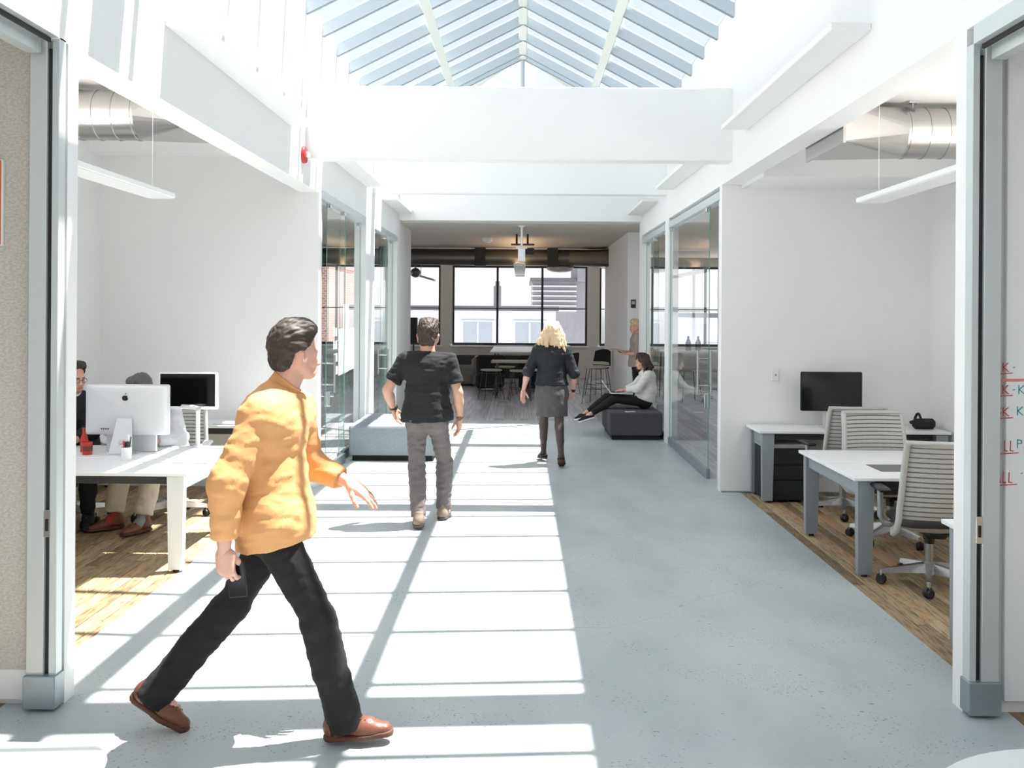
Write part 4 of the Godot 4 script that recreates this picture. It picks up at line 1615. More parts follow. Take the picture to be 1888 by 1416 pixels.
func office_chair(label: String, at: Vector3, turn: float, pale := false) -> Node3D:
	var o := thing("office_chair", label, "office chair", at, turn, "")
	var base_mat: Material = M.white_plastic if pale else M.steel
	var rib_mat: Material = M.chair_rib
	# star base
	for k in 5:
		var a := TAU * k / 5.0 + 0.3
		var d := Vector3(sin(a), 0, cos(a))
		var sd := d.cross(Vector3.UP)
		var rows := []
		for q in 4:
			var t := q / 3.0
			var w: float = lerpf(0.035, 0.016, t)
			var h: float = lerpf(0.032, 0.014, t)
			var c: Vector3 = d * lerpf(0.03, 0.315, t) + Vector3.UP * lerpf(0.125, 0.092, t)
			rows.append([c + sd * w - Vector3.UP * h, c - sd * w - Vector3.UP * h, c - sd * w * 0.7 + Vector3.UP * h, c + sd * w * 0.7 + Vector3.UP * h])
		var b := MB.new()
		b.sheet(rows, true, true)
		b.fan(rows[-1], d)
		var sp := put("spoke", faceted(b), base_mat, o)
		b = MB.new()
		var cc := d * 0.315
		b.cyl(cc + Vector3.UP * 0.055, cc + Vector3.UP * 0.10, 0.011, 0.011, 8)
		put("caster_stem", b, M.steel, sp)
		b = MB.new()
		var ax := Vector3(sin(a + 0.9), 0, cos(a + 0.9))
		for s in [-1.0, 1.0]:
			b.cyl(cc + ax * 0.006 * s + Vector3.UP * 0.032, cc + ax * 0.026 * s + Vector3.UP * 0.032, 0.032, 0.028, 18)
		b.cyl(cc - ax * 0.008 + Vector3.UP * 0.04, cc + ax * 0.008 + Vector3.UP * 0.04, 0.034, 0.034, 16)
		put("caster", b, M.caster, sp)
	var b := MB.new()
	b.cyl(Vector3(0, 0.09, 0), Vector3(0, 0.17, 0), 0.045, 0.034, 18)
	b.cyl(Vector3(0, 0.17, 0), Vector3(0, 0.30, 0), 0.027, 0.027, 16)
	put("gas_lift", b, M.grey_base, o)
	b = MB.new()
	b.cyl(Vector3(0, 0.29, 0), Vector3(0, 0.36, 0), 0.032, 0.036, 16)
	b.bev(Vector3(0, 0.385, -0.02), Vector3(0.17, 0.07, 0.30), 0.03)
	put("mechanism", b, M.black_plastic, o)
	# seat pan and cushion
	b = MB.new()
	var rows := []
	for k in 5:
		var ring := []
		var s: float = [0.86, 0.97, 1.0, 0.97, 0.85][k]
		var y: float = [0.425, 0.432, 0.45, 0.468, 0.476][k]
		for q in rounded(0.49 * s, 0.46 * s, 0.10 * s, 6):
			ring.append(Vector3(q.x, y - 0.10 * pow(maxf(q.y, 0.0), 2.0), 0.02 - q.y * -1.0))
		rows.append(ring)
	b.sheet(rows, true, true)
	b.fan(rows[-1], Vector3.UP)
	b.fan(rows[0], Vector3.DOWN)
	put("seat", b, M.chair_mesh if pale else M.seat_dark, o)
	b = MB.new()
	rows = []
	for k in 3:
		var ring := []
		for q in 20:
			var t := TAU * q / 20.0
			ring.append(Vector3(cos(t) * [0.10, 0.20, 0.235][k], [0.375, 0.395, 0.43][k], sin(t) * [0.09, 0.17, 0.20][k]))
		rows.append(ring)
	b.sheet(rows, true, true)
	b.fan(rows[0], Vector3.DOWN)
	put("seat_pan", b, M.chair_frame, o)
	# woven back: a curved skin between two uprights
	b = MB.new()
	rows = []
	for k in 15:
		var t := k / 14.0
		var p := back_curve(t)
		var row := []
		for q in 11:
			var u := q / 10.0 * 2.0 - 1.0
			row.append(Vector3(u * lerpf(0.262, 0.235, t), p.y, p.x - 0.05 * (1.0 - u * u)))
		rows.append(row)
	b.sheet(rows)
	var back_rows := []
	for r in rows:
		var q := []
		for p in r:
			q.append(p + Vector3(0, 0, -0.006))
		back_rows.append(q)
	b.sheet(back_rows, false, true)
	var bk := put("backrest", b, M.chair_mesh, o)
	for k in 15:
		var t := 0.05 + 0.9 * k / 14.0
		var p := back_curve(t)
		var pts := []
		for q in 9:
			var u := q / 8.0 * 2.0 - 1.0
			pts.append(Vector3(u * lerpf(0.262, 0.235, t), p.y, p.x - 0.05 * (1.0 - u * u) - 0.003))
		b = MB.new()
		b.tube(pts, 0.0056, 6)
		put("rib", b, rib_mat, bk)
	# frame: uprights that hook forward under the seat, and the top bar
	for s in [-1.0, 1.0]:
		var pts := []
		for q in [[0.20, 0.02, 0.40], [0.255, -0.05, 0.385], [0.285, -0.16, 0.385], [0.288, -0.235, 0.42], [0.282, -0.265, 0.50]]:
			pts.append(Vector3(s * q[0], q[2], q[1]))
		for k in range(1, 9):
			var t := k / 8.0
			var p := back_curve(t)
			pts.append(Vector3(s * lerpf(0.278, 0.25, t), p.y, p.x - 0.01))
		b = MB.new()
		b.tube(pts, 0.021, 10)
		put("upright", b, M.chair_frame, o)
	b = MB.new()
	var bar := []
	for q in 9:
		var u := q / 8.0 * 2.0 - 1.0
		bar.append(Vector3(u * 0.262, 1.015, back_curve(1.0).x - 0.04 * (1.0 - u * u)))
	b.tube(bar, 0.017, 10)
	put("top_bar", b, M.chair_frame, o)
	# arms
	for s in [-1.0, 1.0]:
		b = MB.new()
		b.tube([Vector3(s * 0.20, 0.405, 0.02), Vector3(s * 0.29, 0.41, 0.03), Vector3(s * 0.315, 0.46, 0.04), Vector3(s * 0.315, 0.64, 0.05)], 0.021, 10)
		var ap := put("arm_post", b, M.grey_base, o)
		b = MB.new()
		b.bev(Vector3(s * 0.315, 0.655, 0.04), Vector3(0.085, 0.03, 0.25), 0.013)
		put("arm_pad", b, M.black_plastic if not pale else M.white_plastic, ap)
	return o


func build_chairs() -> void:
	office_chair("ribbed mesh office chair nearest the viewer, partly behind the right doorpost", V(2.80, 0, 6.30), PI - 0.10)
	office_chair("mesh office chair on the far side of the double desk, facing the viewer", V(3.02, 0, 7.52), 0.08)
	office_chair("mesh office chair drawn up to the long wall desk under the black screen", V(2.98, 0, 8.52), PI + 0.05)
	office_chair("pale office chair under the man in beige trousers", V(-3.12, 0, 8.22), 0.2, true)
	office_chair("dark office chair under the man in the dark jacket at the left edge", V(-3.91, 0, 8.08), 0.75)


# ------------------------------------------------------------------ ottomans, papers, and the furniture of the window room
func ottoman(label: String, at: Vector3, size: Vector3, m: Material) -> void:
	var o := thing("ottoman", label, "ottoman", at)
	var b := MB.new()
	var rows := []
	var prof := [[0.985, 0.07], [1.0, 0.085], [1.0, size.y - 0.035], [0.992, size.y - 0.012], [0.965, size.y]]
	for q in prof:
		var ring := []
		for p in rounded(size.x - (1.0 - q[0]) * 0.9, size.z - (1.0 - q[0]) * 0.9, 0.03, 4):
			ring.append(Vector3(p.x, q[1], -p.y))
		rows.append(ring)
	b.sheet(rows, true)
	b.fan(rows[-1], Vector3.UP)
	b.fan(rows[0], Vector3.DOWN)
	put("cushion", b, m, o)
	b = MB.new()
	b.bev(Vector3(0, 0.036, 0), Vector3(size.x - 0.08, 0.07, size.z - 0.08), 0.004)
	put("plinth", b, M.black_matte, o)
	b = MB.new()
	var loop := []
	for p in rounded(size.x - 0.004, size.z - 0.004, 0.03, 4):
		loop.append(Vector3(p.x, size.y - 0.03, -p.y))
	loop.append(loop[0])
	b.tube(loop, 0.004, 6)
	put("piping", b, m, o)


func wire_chair(label: String, at: Vector3, turn: float, seat_y: float, shell_mat: Material, back: float) -> Node3D:
	var o := thing("stool", label, "stool", at, turn, "")
	var b := MB.new()
	var rows := []
	for k in 5:
		var ring := []
		var s: float = [0.8, 0.98, 1.0, 0.98, 0.8][k]
		for q in rounded(0.42 * s, 0.40 * s, 0.13 * s, 5):
			ring.append(Vector3(q.x, seat_y + [-0.02, -0.014, 0.0, 0.014, 0.02][k] + 0.12 * q.x * q.x, q.y))
		rows.append(ring)
	b.sheet(rows, true, true)
	b.fan(rows[-1], Vector3.UP)
	b.fan(rows[0], Vector3.DOWN)
	put("seat", b, shell_mat, o)
	if back > 0.0:
		b = MB.new()
		rows = []
		for k in 6:
			var t := k / 5.0
			var row := []
			for q in 9:
				var u := q / 8.0 * 2.0 - 1.0
				row.append(Vector3(u * 0.24 * (1.0 - 0.15 * t), seat_y + 0.05 + back * t * (1.0 - 0.12 * u * u), -0.20 - 0.05 * t + 0.08 * u * u))
			rows.append(row)
		var inner := []
		for r in rows:
			var w := []
			for p in r:
				w.append(p + Vector3(0, 0, 0.018))
			inner.append(w)
		b.sheet(rows)
		b.sheet(inner, false, true)
		put("backrest", b, shell_mat, o)
	for s in [-1.0, 1.0]:
		b = MB.new()
		b.tube([Vector3(s * 0.15, seat_y - 0.02, 0.12), Vector3(s * 0.22, 0.012, 0.20), Vector3(s * 0.22, 0.012, -0.20), Vector3(s * 0.15, seat_y - 0.02, -0.12)], 0.008, 6)
		put("sled_leg", b, M.wire_dark, o)
	b = MB.new()
	b.tube([Vector3(-0.19, seat_y * 0.42, 0.165), Vector3(0.19, seat_y * 0.42, 0.165)], 0.007, 6)
	b.tube([Vector3(-0.19, seat_y * 0.42, -0.165), Vector3(0.19, seat_y * 0.42, -0.165)], 0.007, 6)
	put("footrest", b, M.wire_dark, o)
	return o


func high_table(label: String, at: Vector3, w: float, d: float, h: float, m: Material) -> void:
	var o := thing("table", label, "table", at)
	var b := MB.new()
	b.bev(Vector3(0, h - 0.02, 0), Vector3(w, 0.04, d), 0.006)
	put("tabletop", b, m, o)
	for sx in [-1.0, 1.0]:
		for sz in [-1.0, 1.0]:
			b = MB.new()
			b.cyl(Vector3(sx * (w / 2 - 0.10), 0, sz * (d / 2 - 0.08)), Vector3(sx * (w / 2 - 0.13), h - 0.04, sz * (d / 2 - 0.10)), 0.014, 0.016, 8)
			put("leg", b, M.wire_dark, o)


func build_small_things() -> void:
	ottoman("long pale blue-grey upholstered ottoman beside the left glass front", V(-1.58, 0, 12.06), Vector3(1.07, 0.435, 1.42), M.ottoman_blue)
	ottoman("dark charcoal upholstered ottoman under the seated woman", V(1.675, 0, 13.98), Vector3(0.77, 0.40, 1.25), M.ottoman_grey)
	# papers taped to the left glass
	var k := 0
	for a in [[0.37, 0.29, 1.785, 11.575, 0.0], [0.62, 0.56, 1.35, 11.42, 0.0], [0.44, 0.53, 1.355, 11.88, 0.006]]:
		var b := MB.new()
		b.hexa(V(XL - 0.070 + a[4], a[2], a[3]), Vector3(0.003, a[1], a[0]), Basis(Vector3(1, 0, 0), 0.02))
		var o := put("paper", b, M.paper)
		tag(o, ["narrow white paper taped highest on the left glass", "large white paper taped on the left glass below the narrow one", "white paper sheet taped just beyond the large one on the left glass"][k], "paper")
		k += 1
	for r in 4:
		var b := MB.new()
		b.hexa(V(XL - 0.034, 1.60 - r * 0.15, 10.72 + 0.02 * r), Vector3(0.003, 0.10, 0.22), Basis())
		tag(put("paper_note", b, M.whiteboard), ["topmost small pale note left of the big papers on the glass", "second small pale note from the top on the left glass", "third small pale note from the top on the left glass", "lowest small pale note on the left glass"][r], "note", "small notes taped to the left glass")
	# alarm, switch
	var al := thing("fire_alarm", "round red fire alarm with a white strobe at the left end of the nearest beam", "fire alarm", V(XL, 3.36, 8.95))
	var b := MB.new()
	var f := Basis(Vector3(0, 1, 0), Vector3(1, 0, 0), Vector3(0, 0, -1))
	b.lathe(Vector3.ZERO, [[0.082, 0.0], [0.084, 0.02], [0.076, 0.034], [0.03, 0.038], [0.0, 0.038]], 28, f)
	put("body", b, M.red_plastic, al)
	b = MB.new()
	b.bev(Vector3(0.05, 0, 0), Vector3(0.03, 0.05, 0.07), 0.006)
	put("strobe", b, M.white_plastic, al)
	var sw := thing("wall_switch", "small white wall plate left of the black computer screen", "wall switch", V(2.63, 1.215, 9.54))
	b = MB.new()
	b.bev(Vector3(0, 0, 0.007), Vector3(0.078, 0.122, 0.014), 0.004)
	put("plate", b, M.white_plastic, sw)
	b = MB.new()
	b.cyl(Vector3(0.005, 0.0, 0.014), Vector3(0.005, 0.0, 0.019), 0.012, 0.011, 14)
	put("button", b, M.silver_dark, sw)
	# a panel beside the standing man
	var pn := thing("thermostat", "small dark wall panel above the standing man's head", "wall panel", V(2.16, 2.02, 17.79))
	b = MB.new()
	b.bev(Vector3(0, 0.0, 0.01), Vector3(0.09, 0.16, 0.02), 0.004)
	put("body", b, M.black_frame, pn)
	b = MB.new()
	b.bev(Vector3(0, 0.02, 0.022), Vector3(0.06, 0.06, 0.006), 0.002)
	put("screen", b, M.facade_window, pn)
	# sofa and chairs
	var so := thing("armchair", "grey upholstered armchair turned away, left of the high tables", "armchair", V(-1.30, 0, 23.3))
	b = MB.new()
	b.bev(Vector3(0.18, 0.36, 0), Vector3(0.22, 0.72, 0.95), 0.07)
	put("backrest", b, M.sofa_grey, so)
	b = MB.new()
	b.bev(Vector3(-0.25, 0.24, 0), Vector3(0.72, 0.36, 0.95), 0.05)
	put("seat", b, M.sofa_grey, so)
	for s in [-1.0, 1.0]:
		b = MB.new()
		b.bev(Vector3(-0.16, 0.36, s * 0.42), Vector3(0.7, 0.24, 0.13), 0.05)
		put("armrest", b, M.sofa_grey, so)
	for s in [[-1, -1], [1, -1], [1, 1], [-1, 1]]:
		b = MB.new()
		b.cyl(Vector3(s[0] * 0.2 - 0.1, 0, s[1] * 0.38), Vector3(s[0] * 0.2 - 0.1, 0.07, s[1] * 0.38), 0.02, 0.025, 8)
		put("foot", b, M.black_plastic, so)
	for q in 2:
		var bx := thing("armchair", ["black armchair beside the grey one under the middle window", "black armchair right of the middle of the far window"][q], "armchair", V([-0.72, 0.28][q], 0, [21.75, 21.75][q]))
		b = MB.new()
		b.bev(Vector3(0, 0.23, 0), Vector3(0.66, 0.34, 0.66), 0.06)
		put("seat", b, M.black_matte, bx)
		b = MB.new()
		b.bev(Vector3(0, 0.56, -0.28), Vector3(0.68, 0.50, 0.16), 0.06)
		put("backrest", b, M.black_matte, bx)
		for s in [[-1, -1], [1, -1], [1, 1], [-1, 1]]:
			b = MB.new()
			b.cyl(Vector3(s[0] * 0.25, 0, s[1] * 0.25), Vector3(s[0] * 0.25, 0.07, s[1] * 0.25), 0.02, 0.02, 8)
			put("foot", b, M.wire_dark, bx)
	b = MB.new()
	b.hexa(V(-1.58, 0.427, 23.25), Vector3(0.22, 0.012, 0.3), Basis(Vector3.UP, 0.2))
	tag(put("magazine", b, M.paper), "white magazine lying on the grey armchair", "magazine")
	high_table("grey high table with thin legs left of the blond woman", V(-0.16, 0, 19.9), 0.95, 0.7, 0.80, M.table_grey)
	high_table("long white table running up to the middle far window", V(-0.08, 0, 24.0), 1.35, 3.4, 0.88, M.desk_white)
	high_table("white high table behind the right glass front with two bottles on it", V(3.75, 0, 20.0), 1.6, 0.7, 1.04, M.desk_white)
	var stools := [[-0.62, 19.4, 0.4, "wire stool at the left end of the grey high table"], [-0.02, 19.2, 0.1, "wire stool in front of the grey high table"], [0.34, 19.5, -0.3, "wire stool at the right end of the grey high table"], [-0.35, 20.5, 2.9, "wire stool behind the grey high table"]]
	for s in stools:
		wire_chair(s[3], V(s[0], 0, s[1]), s[2], 0.62, M.table_grey, 0.0)
	wire_chair("pale wire-legged chair right of the blond woman", V(1.52, 0, 18.6), -0.5, 0.74, M.table_grey, 0.06)
	wire_chair("black shell chair by the pale wall, the right one", V(1.72, 0, 20.4), -0.7, 0.62, M.black_matte, 0.36)
	wire_chair("black shell chair by the pale wall, the left one", V(1.08, 0, 21.0), -1.2, 0.52, M.black_matte, 0.36)
	wire_chair("wire stool in front of the white high table behind the right glass", V(3.5, 0, 19.2), 0.2, 0.66, M.table_grey, 0.0)
	wire_chair("second wire stool behind the right glass, nearer the bottles", V(4.1, 0, 19.1), -0.2, 0.66, M.table_grey, 0.0)
	for q in 2:
		var bt := thing("bottle", ["black bottle on the white high table, the left of two", "black bottle on the white high table, the right of two"][q], "bottle", V([3.62, 3.83][q], 1.04, 19.95))
		b = MB.new()
		b.lathe(Vector3.ZERO, [[0.055, 0.0], [0.06, 0.008], [0.06, 0.17], [0.05, 0.20], [0.024, 0.25], [0.022, 0.29], [0.0, 0.29]], 20)
		put("body", b, M.bottle_black, bt)
		b = MB.new()
		b.lathe(Vector3(0, 0.28, 0), [[0.026, 0.0], [0.026, 0.03], [0.0, 0.03]], 14)
		put("cap", b, M.black_plastic, bt)
	# dark floor-standing speaker by the left opening
	var sp := thing("floor_speaker", "slim black box on a stand beside the man in the dark tee", "speaker", V(-2.52, 0, 21.6))
	b = MB.new()
	b.bev(Vector3(0, 1.40, 0), Vector3(0.18, 0.6, 0.2), 0.01)
	put("cabinet", b, M.black_plastic, sp)
	b = MB.new()
	b.cyl(Vector3(0, 0.0, 0), Vector3(0, 1.11, 0), 0.02, 0.02, 8)
	b.cyl(Vector3(0, 0.0, 0), Vector3(0, 0.02, 0), 0.16, 0.15, 18)
	put("stand", b, M.black_plastic, sp)


# ------------------------------------------------------------------ soft shapes: a field of rounded bones joined smoothly, meshed by surface nets
class Fld:
	var o: Vector3
	var c: float
	var nx: int
	var ny: int
	var nz: int
	var d := PackedFloat32Array()

	func _init(lo: Vector3, hi: Vector3, cell: float) -> void:
		c = cell
		o = lo
		nx = int((hi.x - lo.x) / c) + 2
		ny = int((hi.y - lo.y) / c) + 2
		nz = int((hi.z - lo.z) / c) + 2
		d.resize(nx * ny * nz)
		d.fill(9.0)

	# bone a-b with radii ra, rb; k: how softly it joins; fd, fl: direction in which it is squashed by fl; ends: bit 1 cuts it flat at a, bit 2 at b; op 1 carves instead
	func bone(a: Vector3, b: Vector3, ra: float, rb: float, k := 0.03, fd := Vector3.ZERO, fl := 1.0, ends := 0, op := 0) -> void:
		var rm := maxf(ra, rb) * maxf(1.0, fl) + k + c * 2.0
		var lo := Vector3(minf(a.x, b.x), minf(a.y, b.y), minf(a.z, b.z)) - Vector3.ONE * rm - o
		var hi := Vector3(maxf(a.x, b.x), maxf(a.y, b.y), maxf(a.z, b.z)) + Vector3.ONE * rm - o
		var x0 := clampi(int(lo.x / c), 0, nx - 1)
		var y0 := clampi(int(lo.y / c), 0, ny - 1)
		var z0 := clampi(int(lo.z / c), 0, nz - 1)
		var x1 := clampi(int(hi.x / c) + 1, 0, nx - 1)
		var y1 := clampi(int(hi.y / c) + 1, 0, ny - 1)
		var z1 := clampi(int(hi.z / c) + 1, 0, nz - 1)
		var ba := b - a
		var squash := fd != Vector3.ZERO
		var f := fd.normalized() if squash else fd
		var g := 1.0 / fl - 1.0
		if squash:
			ba += f * (ba.dot(f) * g)
		var ln := ba.length()
		var inv := 1.0 / maxf(ln * ln, 1e-9)
		var dr := rb - ra
		var inv_k := 0.25 / k
		var cut_a := ends & 1
		var cut_b := ends & 2
		for iz in range(z0, z1 + 1):
			for iy in range(y0, y1 + 1):
				var at := nx * (iy + ny * iz) + x0
				var p := Vector3(o.x + x0 * c, o.y + iy * c, o.z + iz * c) - a
				for ix in range(x0, x1 + 1):
					var q := p
					if squash:
						q += f * (p.dot(f) * g)
					var t0 := q.dot(ba) * inv
					var t := clampf(t0, 0.0, 1.0)
					var e := (q - ba * t).length() - ra - dr * t
					if cut_a:
						e = maxf(e, -t0 * ln)
					if cut_b:
						e = maxf(e, (t0 - 1.0) * ln)
					var was := d[at]
					if op == 1:
						e = -e
						var h1 := maxf(k - absf(was - e), 0.0)
						d[at] = maxf(was, e) + h1 * h1 * inv_k
					else:
						var h := maxf(k - absf(was - e), 0.0)
						d[at] = minf(was, e) - h * h * inv_k
					at += 1
					p.x += c

	func ell(at: Vector3, r: Vector3, k := 0.02, b := Basis(), op := 0) -> void:
		var rm := maxf(r.x, maxf(r.y, r.z)) + k + c * 2.0
		var bi := b.transposed()
		var r2 := r * r
		var inv_k := 0.25 / k
		var lo := at - Vector3.ONE * rm - o
		var hi := at + Vector3.ONE * rm - o
		for iz in range(clampi(int(lo.z / c), 0, nz - 1), clampi(int(hi.z / c) + 1, 0, nz - 1) + 1):
			for iy in range(clampi(int(lo.y / c), 0, ny - 1), clampi(int(hi.y / c) + 1, 0, ny - 1) + 1):
				for ix in range(clampi(int(lo.x / c), 0, nx - 1), clampi(int(hi.x / c) + 1, 0, nx - 1) + 1):
					var p := bi * (Vector3(o.x + ix * c, o.y + iy * c, o.z + iz * c) - at)
					var k0 := (p / r).length()
					var k1 := (p / r2).length()
					var e := k0 * (k0 - 1.0) / maxf(k1, 1e-6)
					var n := ix + nx * (iy + ny * iz)
					var was := d[n]
					if op == 1:
						e = -e
						var h1 := maxf(k - absf(was - e), 0.0)
						d[n] = maxf(was, e) + h1 * h1 * inv_k
					else:
						var h := maxf(k - absf(was - e), 0.0)
						d[n] = minf(was, e) - h * h * inv_k

	# keep only what lies behind the plane through p with outward normal n
	func cut(p: Vector3, n: Vector3) -> void:
		var m := n.normalized()
		var at := 0
		for iz in nz:
			for iy in ny:
				var e := (o + Vector3(0, iy * c, iz * c) - p).dot(m)
				var s := c * m.x
				for ix in nx:
					if e > d[at]:
						d[at] = e
					e += s
					at += 1

	# folds: noise pushes the surface along its normal
	func skin(noise: FastNoiseLite = null, amp := 0.0, squeeze := Vector3.ONE) -> MB:
		var b := MB.new()
		var ids := PackedInt32Array()
		ids.resize(nx * ny * nz)
		ids.fill(-1)
		var sx := 1
		var sy := nx
		var sz := nx * ny
		var corner := [0, sx, sy, sx + sy, sz, sx + sz, sy + sz, sx + sy + sz]
		var off := [Vector3(0, 0, 0), Vector3(1, 0, 0), Vector3(0, 1, 0), Vector3(1, 1, 0), Vector3(0, 0, 1), Vector3(1, 0, 1), Vector3(0, 1, 1), Vector3(1, 1, 1)]
		var edges := [[0, 1], [2, 3], [4, 5], [6, 7], [0, 2], [1, 3], [4, 6], [5, 7], [0, 4], [1, 5], [2, 6], [3, 7]]
		var lim := c * 6.0
		for iz in nz - 1:
			for iy in ny - 1:
				var at := nx * (iy + ny * iz)
				for ix in nx - 1:
					var v0 := d[at]
					if v0 < lim and v0 > -lim:
						var neg := 0
						for q in 8:
							if d[at + corner[q]] < 0.0:
								neg += 1
						if neg > 0 and neg < 8:
							var sum := Vector3.ZERO
							var cnt := 0
							for e in edges:
								var da := d[at + corner[e[0]]]
								var db := d[at + corner[e[1]]]
								if (da < 0.0) != (db < 0.0):
									sum += off[e[0]].lerp(off[e[1]], da / (da - db))
									cnt += 1
							ids[at] = b.v.size()
							b.v.append(o + (Vector3(ix, iy, iz) + sum / cnt) * c)
					at += 1
		for iz in range(1, nz - 1):
			for iy in range(1, ny - 1):
				var at := nx * (iy + ny * iz) + 1
				for ix in range(1, nx - 1):
					if ids[at] >= 0:
						var v0 := d[at]
						var inside := v0 < 0.0
						if (d[at + sx] < 0.0) != inside:
							face(b, ids, at, at - sy, at - sy - sz, at - sz, not inside)
						if (d[at + sy] < 0.0) != inside:
							face(b, ids, at, at - sz, at - sz - sx, at - sx, not inside)
						if (d[at + sz] < 0.0) != inside:
							face(b, ids, at, at - sx, at - sx - sy, at - sy, not inside)
					at += 1
		normals(b)
		if noise:
			for k in b.v.size():
				b.v[k] += b.n[k] * (noise.get_noise_3dv(b.v[k] * squeeze) * amp)
			normals(b)
		return b

	func face(b: MB, ids: PackedInt32Array, p: int, q: int, r: int, s: int, flip: bool) -> void:
		var a := ids[p]
		var e := ids[q]
		var f := ids[r]
		var g := ids[s]
		if a < 0 or e < 0 or f < 0 or g < 0:
			return
		if flip:
			b.i.append_array([a, e, f, a, f, g])
		else:
			b.i.append_array([a, f, e, a, g, f])

	static func normals(b: MB) -> void:
		var n := PackedVector3Array()
		n.resize(b.v.size())
		for k in range(0, b.i.size(), 3):
			var p := b.i[k]
			var q := b.i[k + 1]
			var r := b.i[k + 2]
			var w := (b.v[r] - b.v[p]).cross(b.v[q] - b.v[p])
			n[p] += w
			n[q] += w
			n[r] += w
		for k in n.size():
			n[k] = n[k].normalized()
		b.n = n


func paint(b: MB, col: Color) -> MB:
	var c := PackedColorArray()
	c.resize(b.v.size())
	c.fill(col)
	b.c = c
	return b


# ------------------------------------------------------------------ heads, hands and shoes, each made once in its own axes and set on the bodies
var head_parts := {}
var hand_parts := {}
var shoe_parts := {}


# face towards +z, up +y, the person's left +x; the origin where the skull sits on the neck
func head_shape() -> MB:
	if head_parts.has("head"):
		return head_parts.head
	var f := Fld.new(Vector3(-0.11, -0.10, -0.14), Vector3(0.11, 0.21, 0.15), 0.0045)
	f.ell(Vector3(0, 0.098, -0.012), Vector3(0.074, 0.092, 0.096), 0.02)
	f.bone(Vector3(0, 0.05, 0.035), Vector3(0, -0.015, 0.068), 0.058, 0.028, 0.03)
	for s in [-1.0, 1.0]:
		f.bone(Vector3(s * 0.052, 0.03, 0.0), Vector3(s * 0.022, -0.022, 0.06), 0.026, 0.022, 0.03)
		f.bone(Vector3(s * 0.038, 0.032, 0.066), Vector3(s * 0.03, 0.02, 0.07), 0.022, 0.018, 0.02)
		f.bone(Vector3(s * 0.016, 0.073, 0.083), Vector3(s * 0.044, 0.070, 0.068), 0.012, 0.012, 0.02)
		f.ell(Vector3(s * 0.031, 0.054, 0.092), Vector3(0.014, 0.009, 0.010), 0.012, Basis(), 1)
		f.ell(Vector3(s * 0.031, 0.054, 0.076), Vector3(0.0125, 0.0115, 0.0115), 0.004)
		f.bone(Vector3(s * 0.074, 0.03, -0.008), Vector3(s * 0.080, 0.068, -0.014), 0.012, 0.019, 0.01, Vector3(1, 0, 0.3), 0.45)
		f.ell(Vector3(s * 0.010, 0.018, 0.100), Vector3(0.009, 0.008, 0.010), 0.01)
	f.bone(Vector3(0, 0.062, 0.088), Vector3(0, 0.022, 0.110), 0.009, 0.012, 0.014)
	f.bone(Vector3(-0.018, -0.006, 0.083), Vector3(0.018, -0.006, 0.083), 0.008, 0.008, 0.014)
	f.bone(Vector3(-0.014, -0.016, 0.083), Vector3(0.014, -0.016, 0.083), 0.008, 0.008, 0.012)
	f.bone(Vector3(0, 0.02, -0.02), Vector3(0, -0.09, -0.03), 0.058, 0.056, 0.03)
	var b := f.skin()
	head_parts.head = b
	return b


# colours of a face in the head's own axes, linear values
func face_colours(b: MB, skin: Color, brow: Color) -> void:
	var c := PackedColorArray()
	for p in b.v:
		var col := skin
		var q := Vector3(absf(p.x), p.y, p.z)
		if q.z > 0.05:
			if Vector2(q.x - 0.031, (q.y - 0.054) * 1.35).length() < 0.0125 and q.z > 0.07:
				col = Color(0.75, 0.72, 0.70)
				if Vector2(q.x - 0.031, q.y - 0.054).length() < 0.0062:
					col = Color(0.05, 0.035, 0.03)
			elif absf(q.y - 0.0765 + (q.x - 0.03) * (q.x - 0.03) * 6.0) < 0.0055 and q.x > 0.012 and q.x < 0.05:
				col = brow.lerp(skin, 0.25)
			elif q.y > -0.019 and q.y < -0.001 and q.x < 0.024 - absf(q.y + 0.01) * 0.8:
				col = skin.lerp(Color(0.42, 0.10, 0.09), 0.55)
			elif Vector2(q.x - 0.045, q.y - 0.02).length() < 0.022:
				col = skin.lerp(Color(0.6, 0.2, 0.15), 0.18)
		c.append(col)
	b.c = c


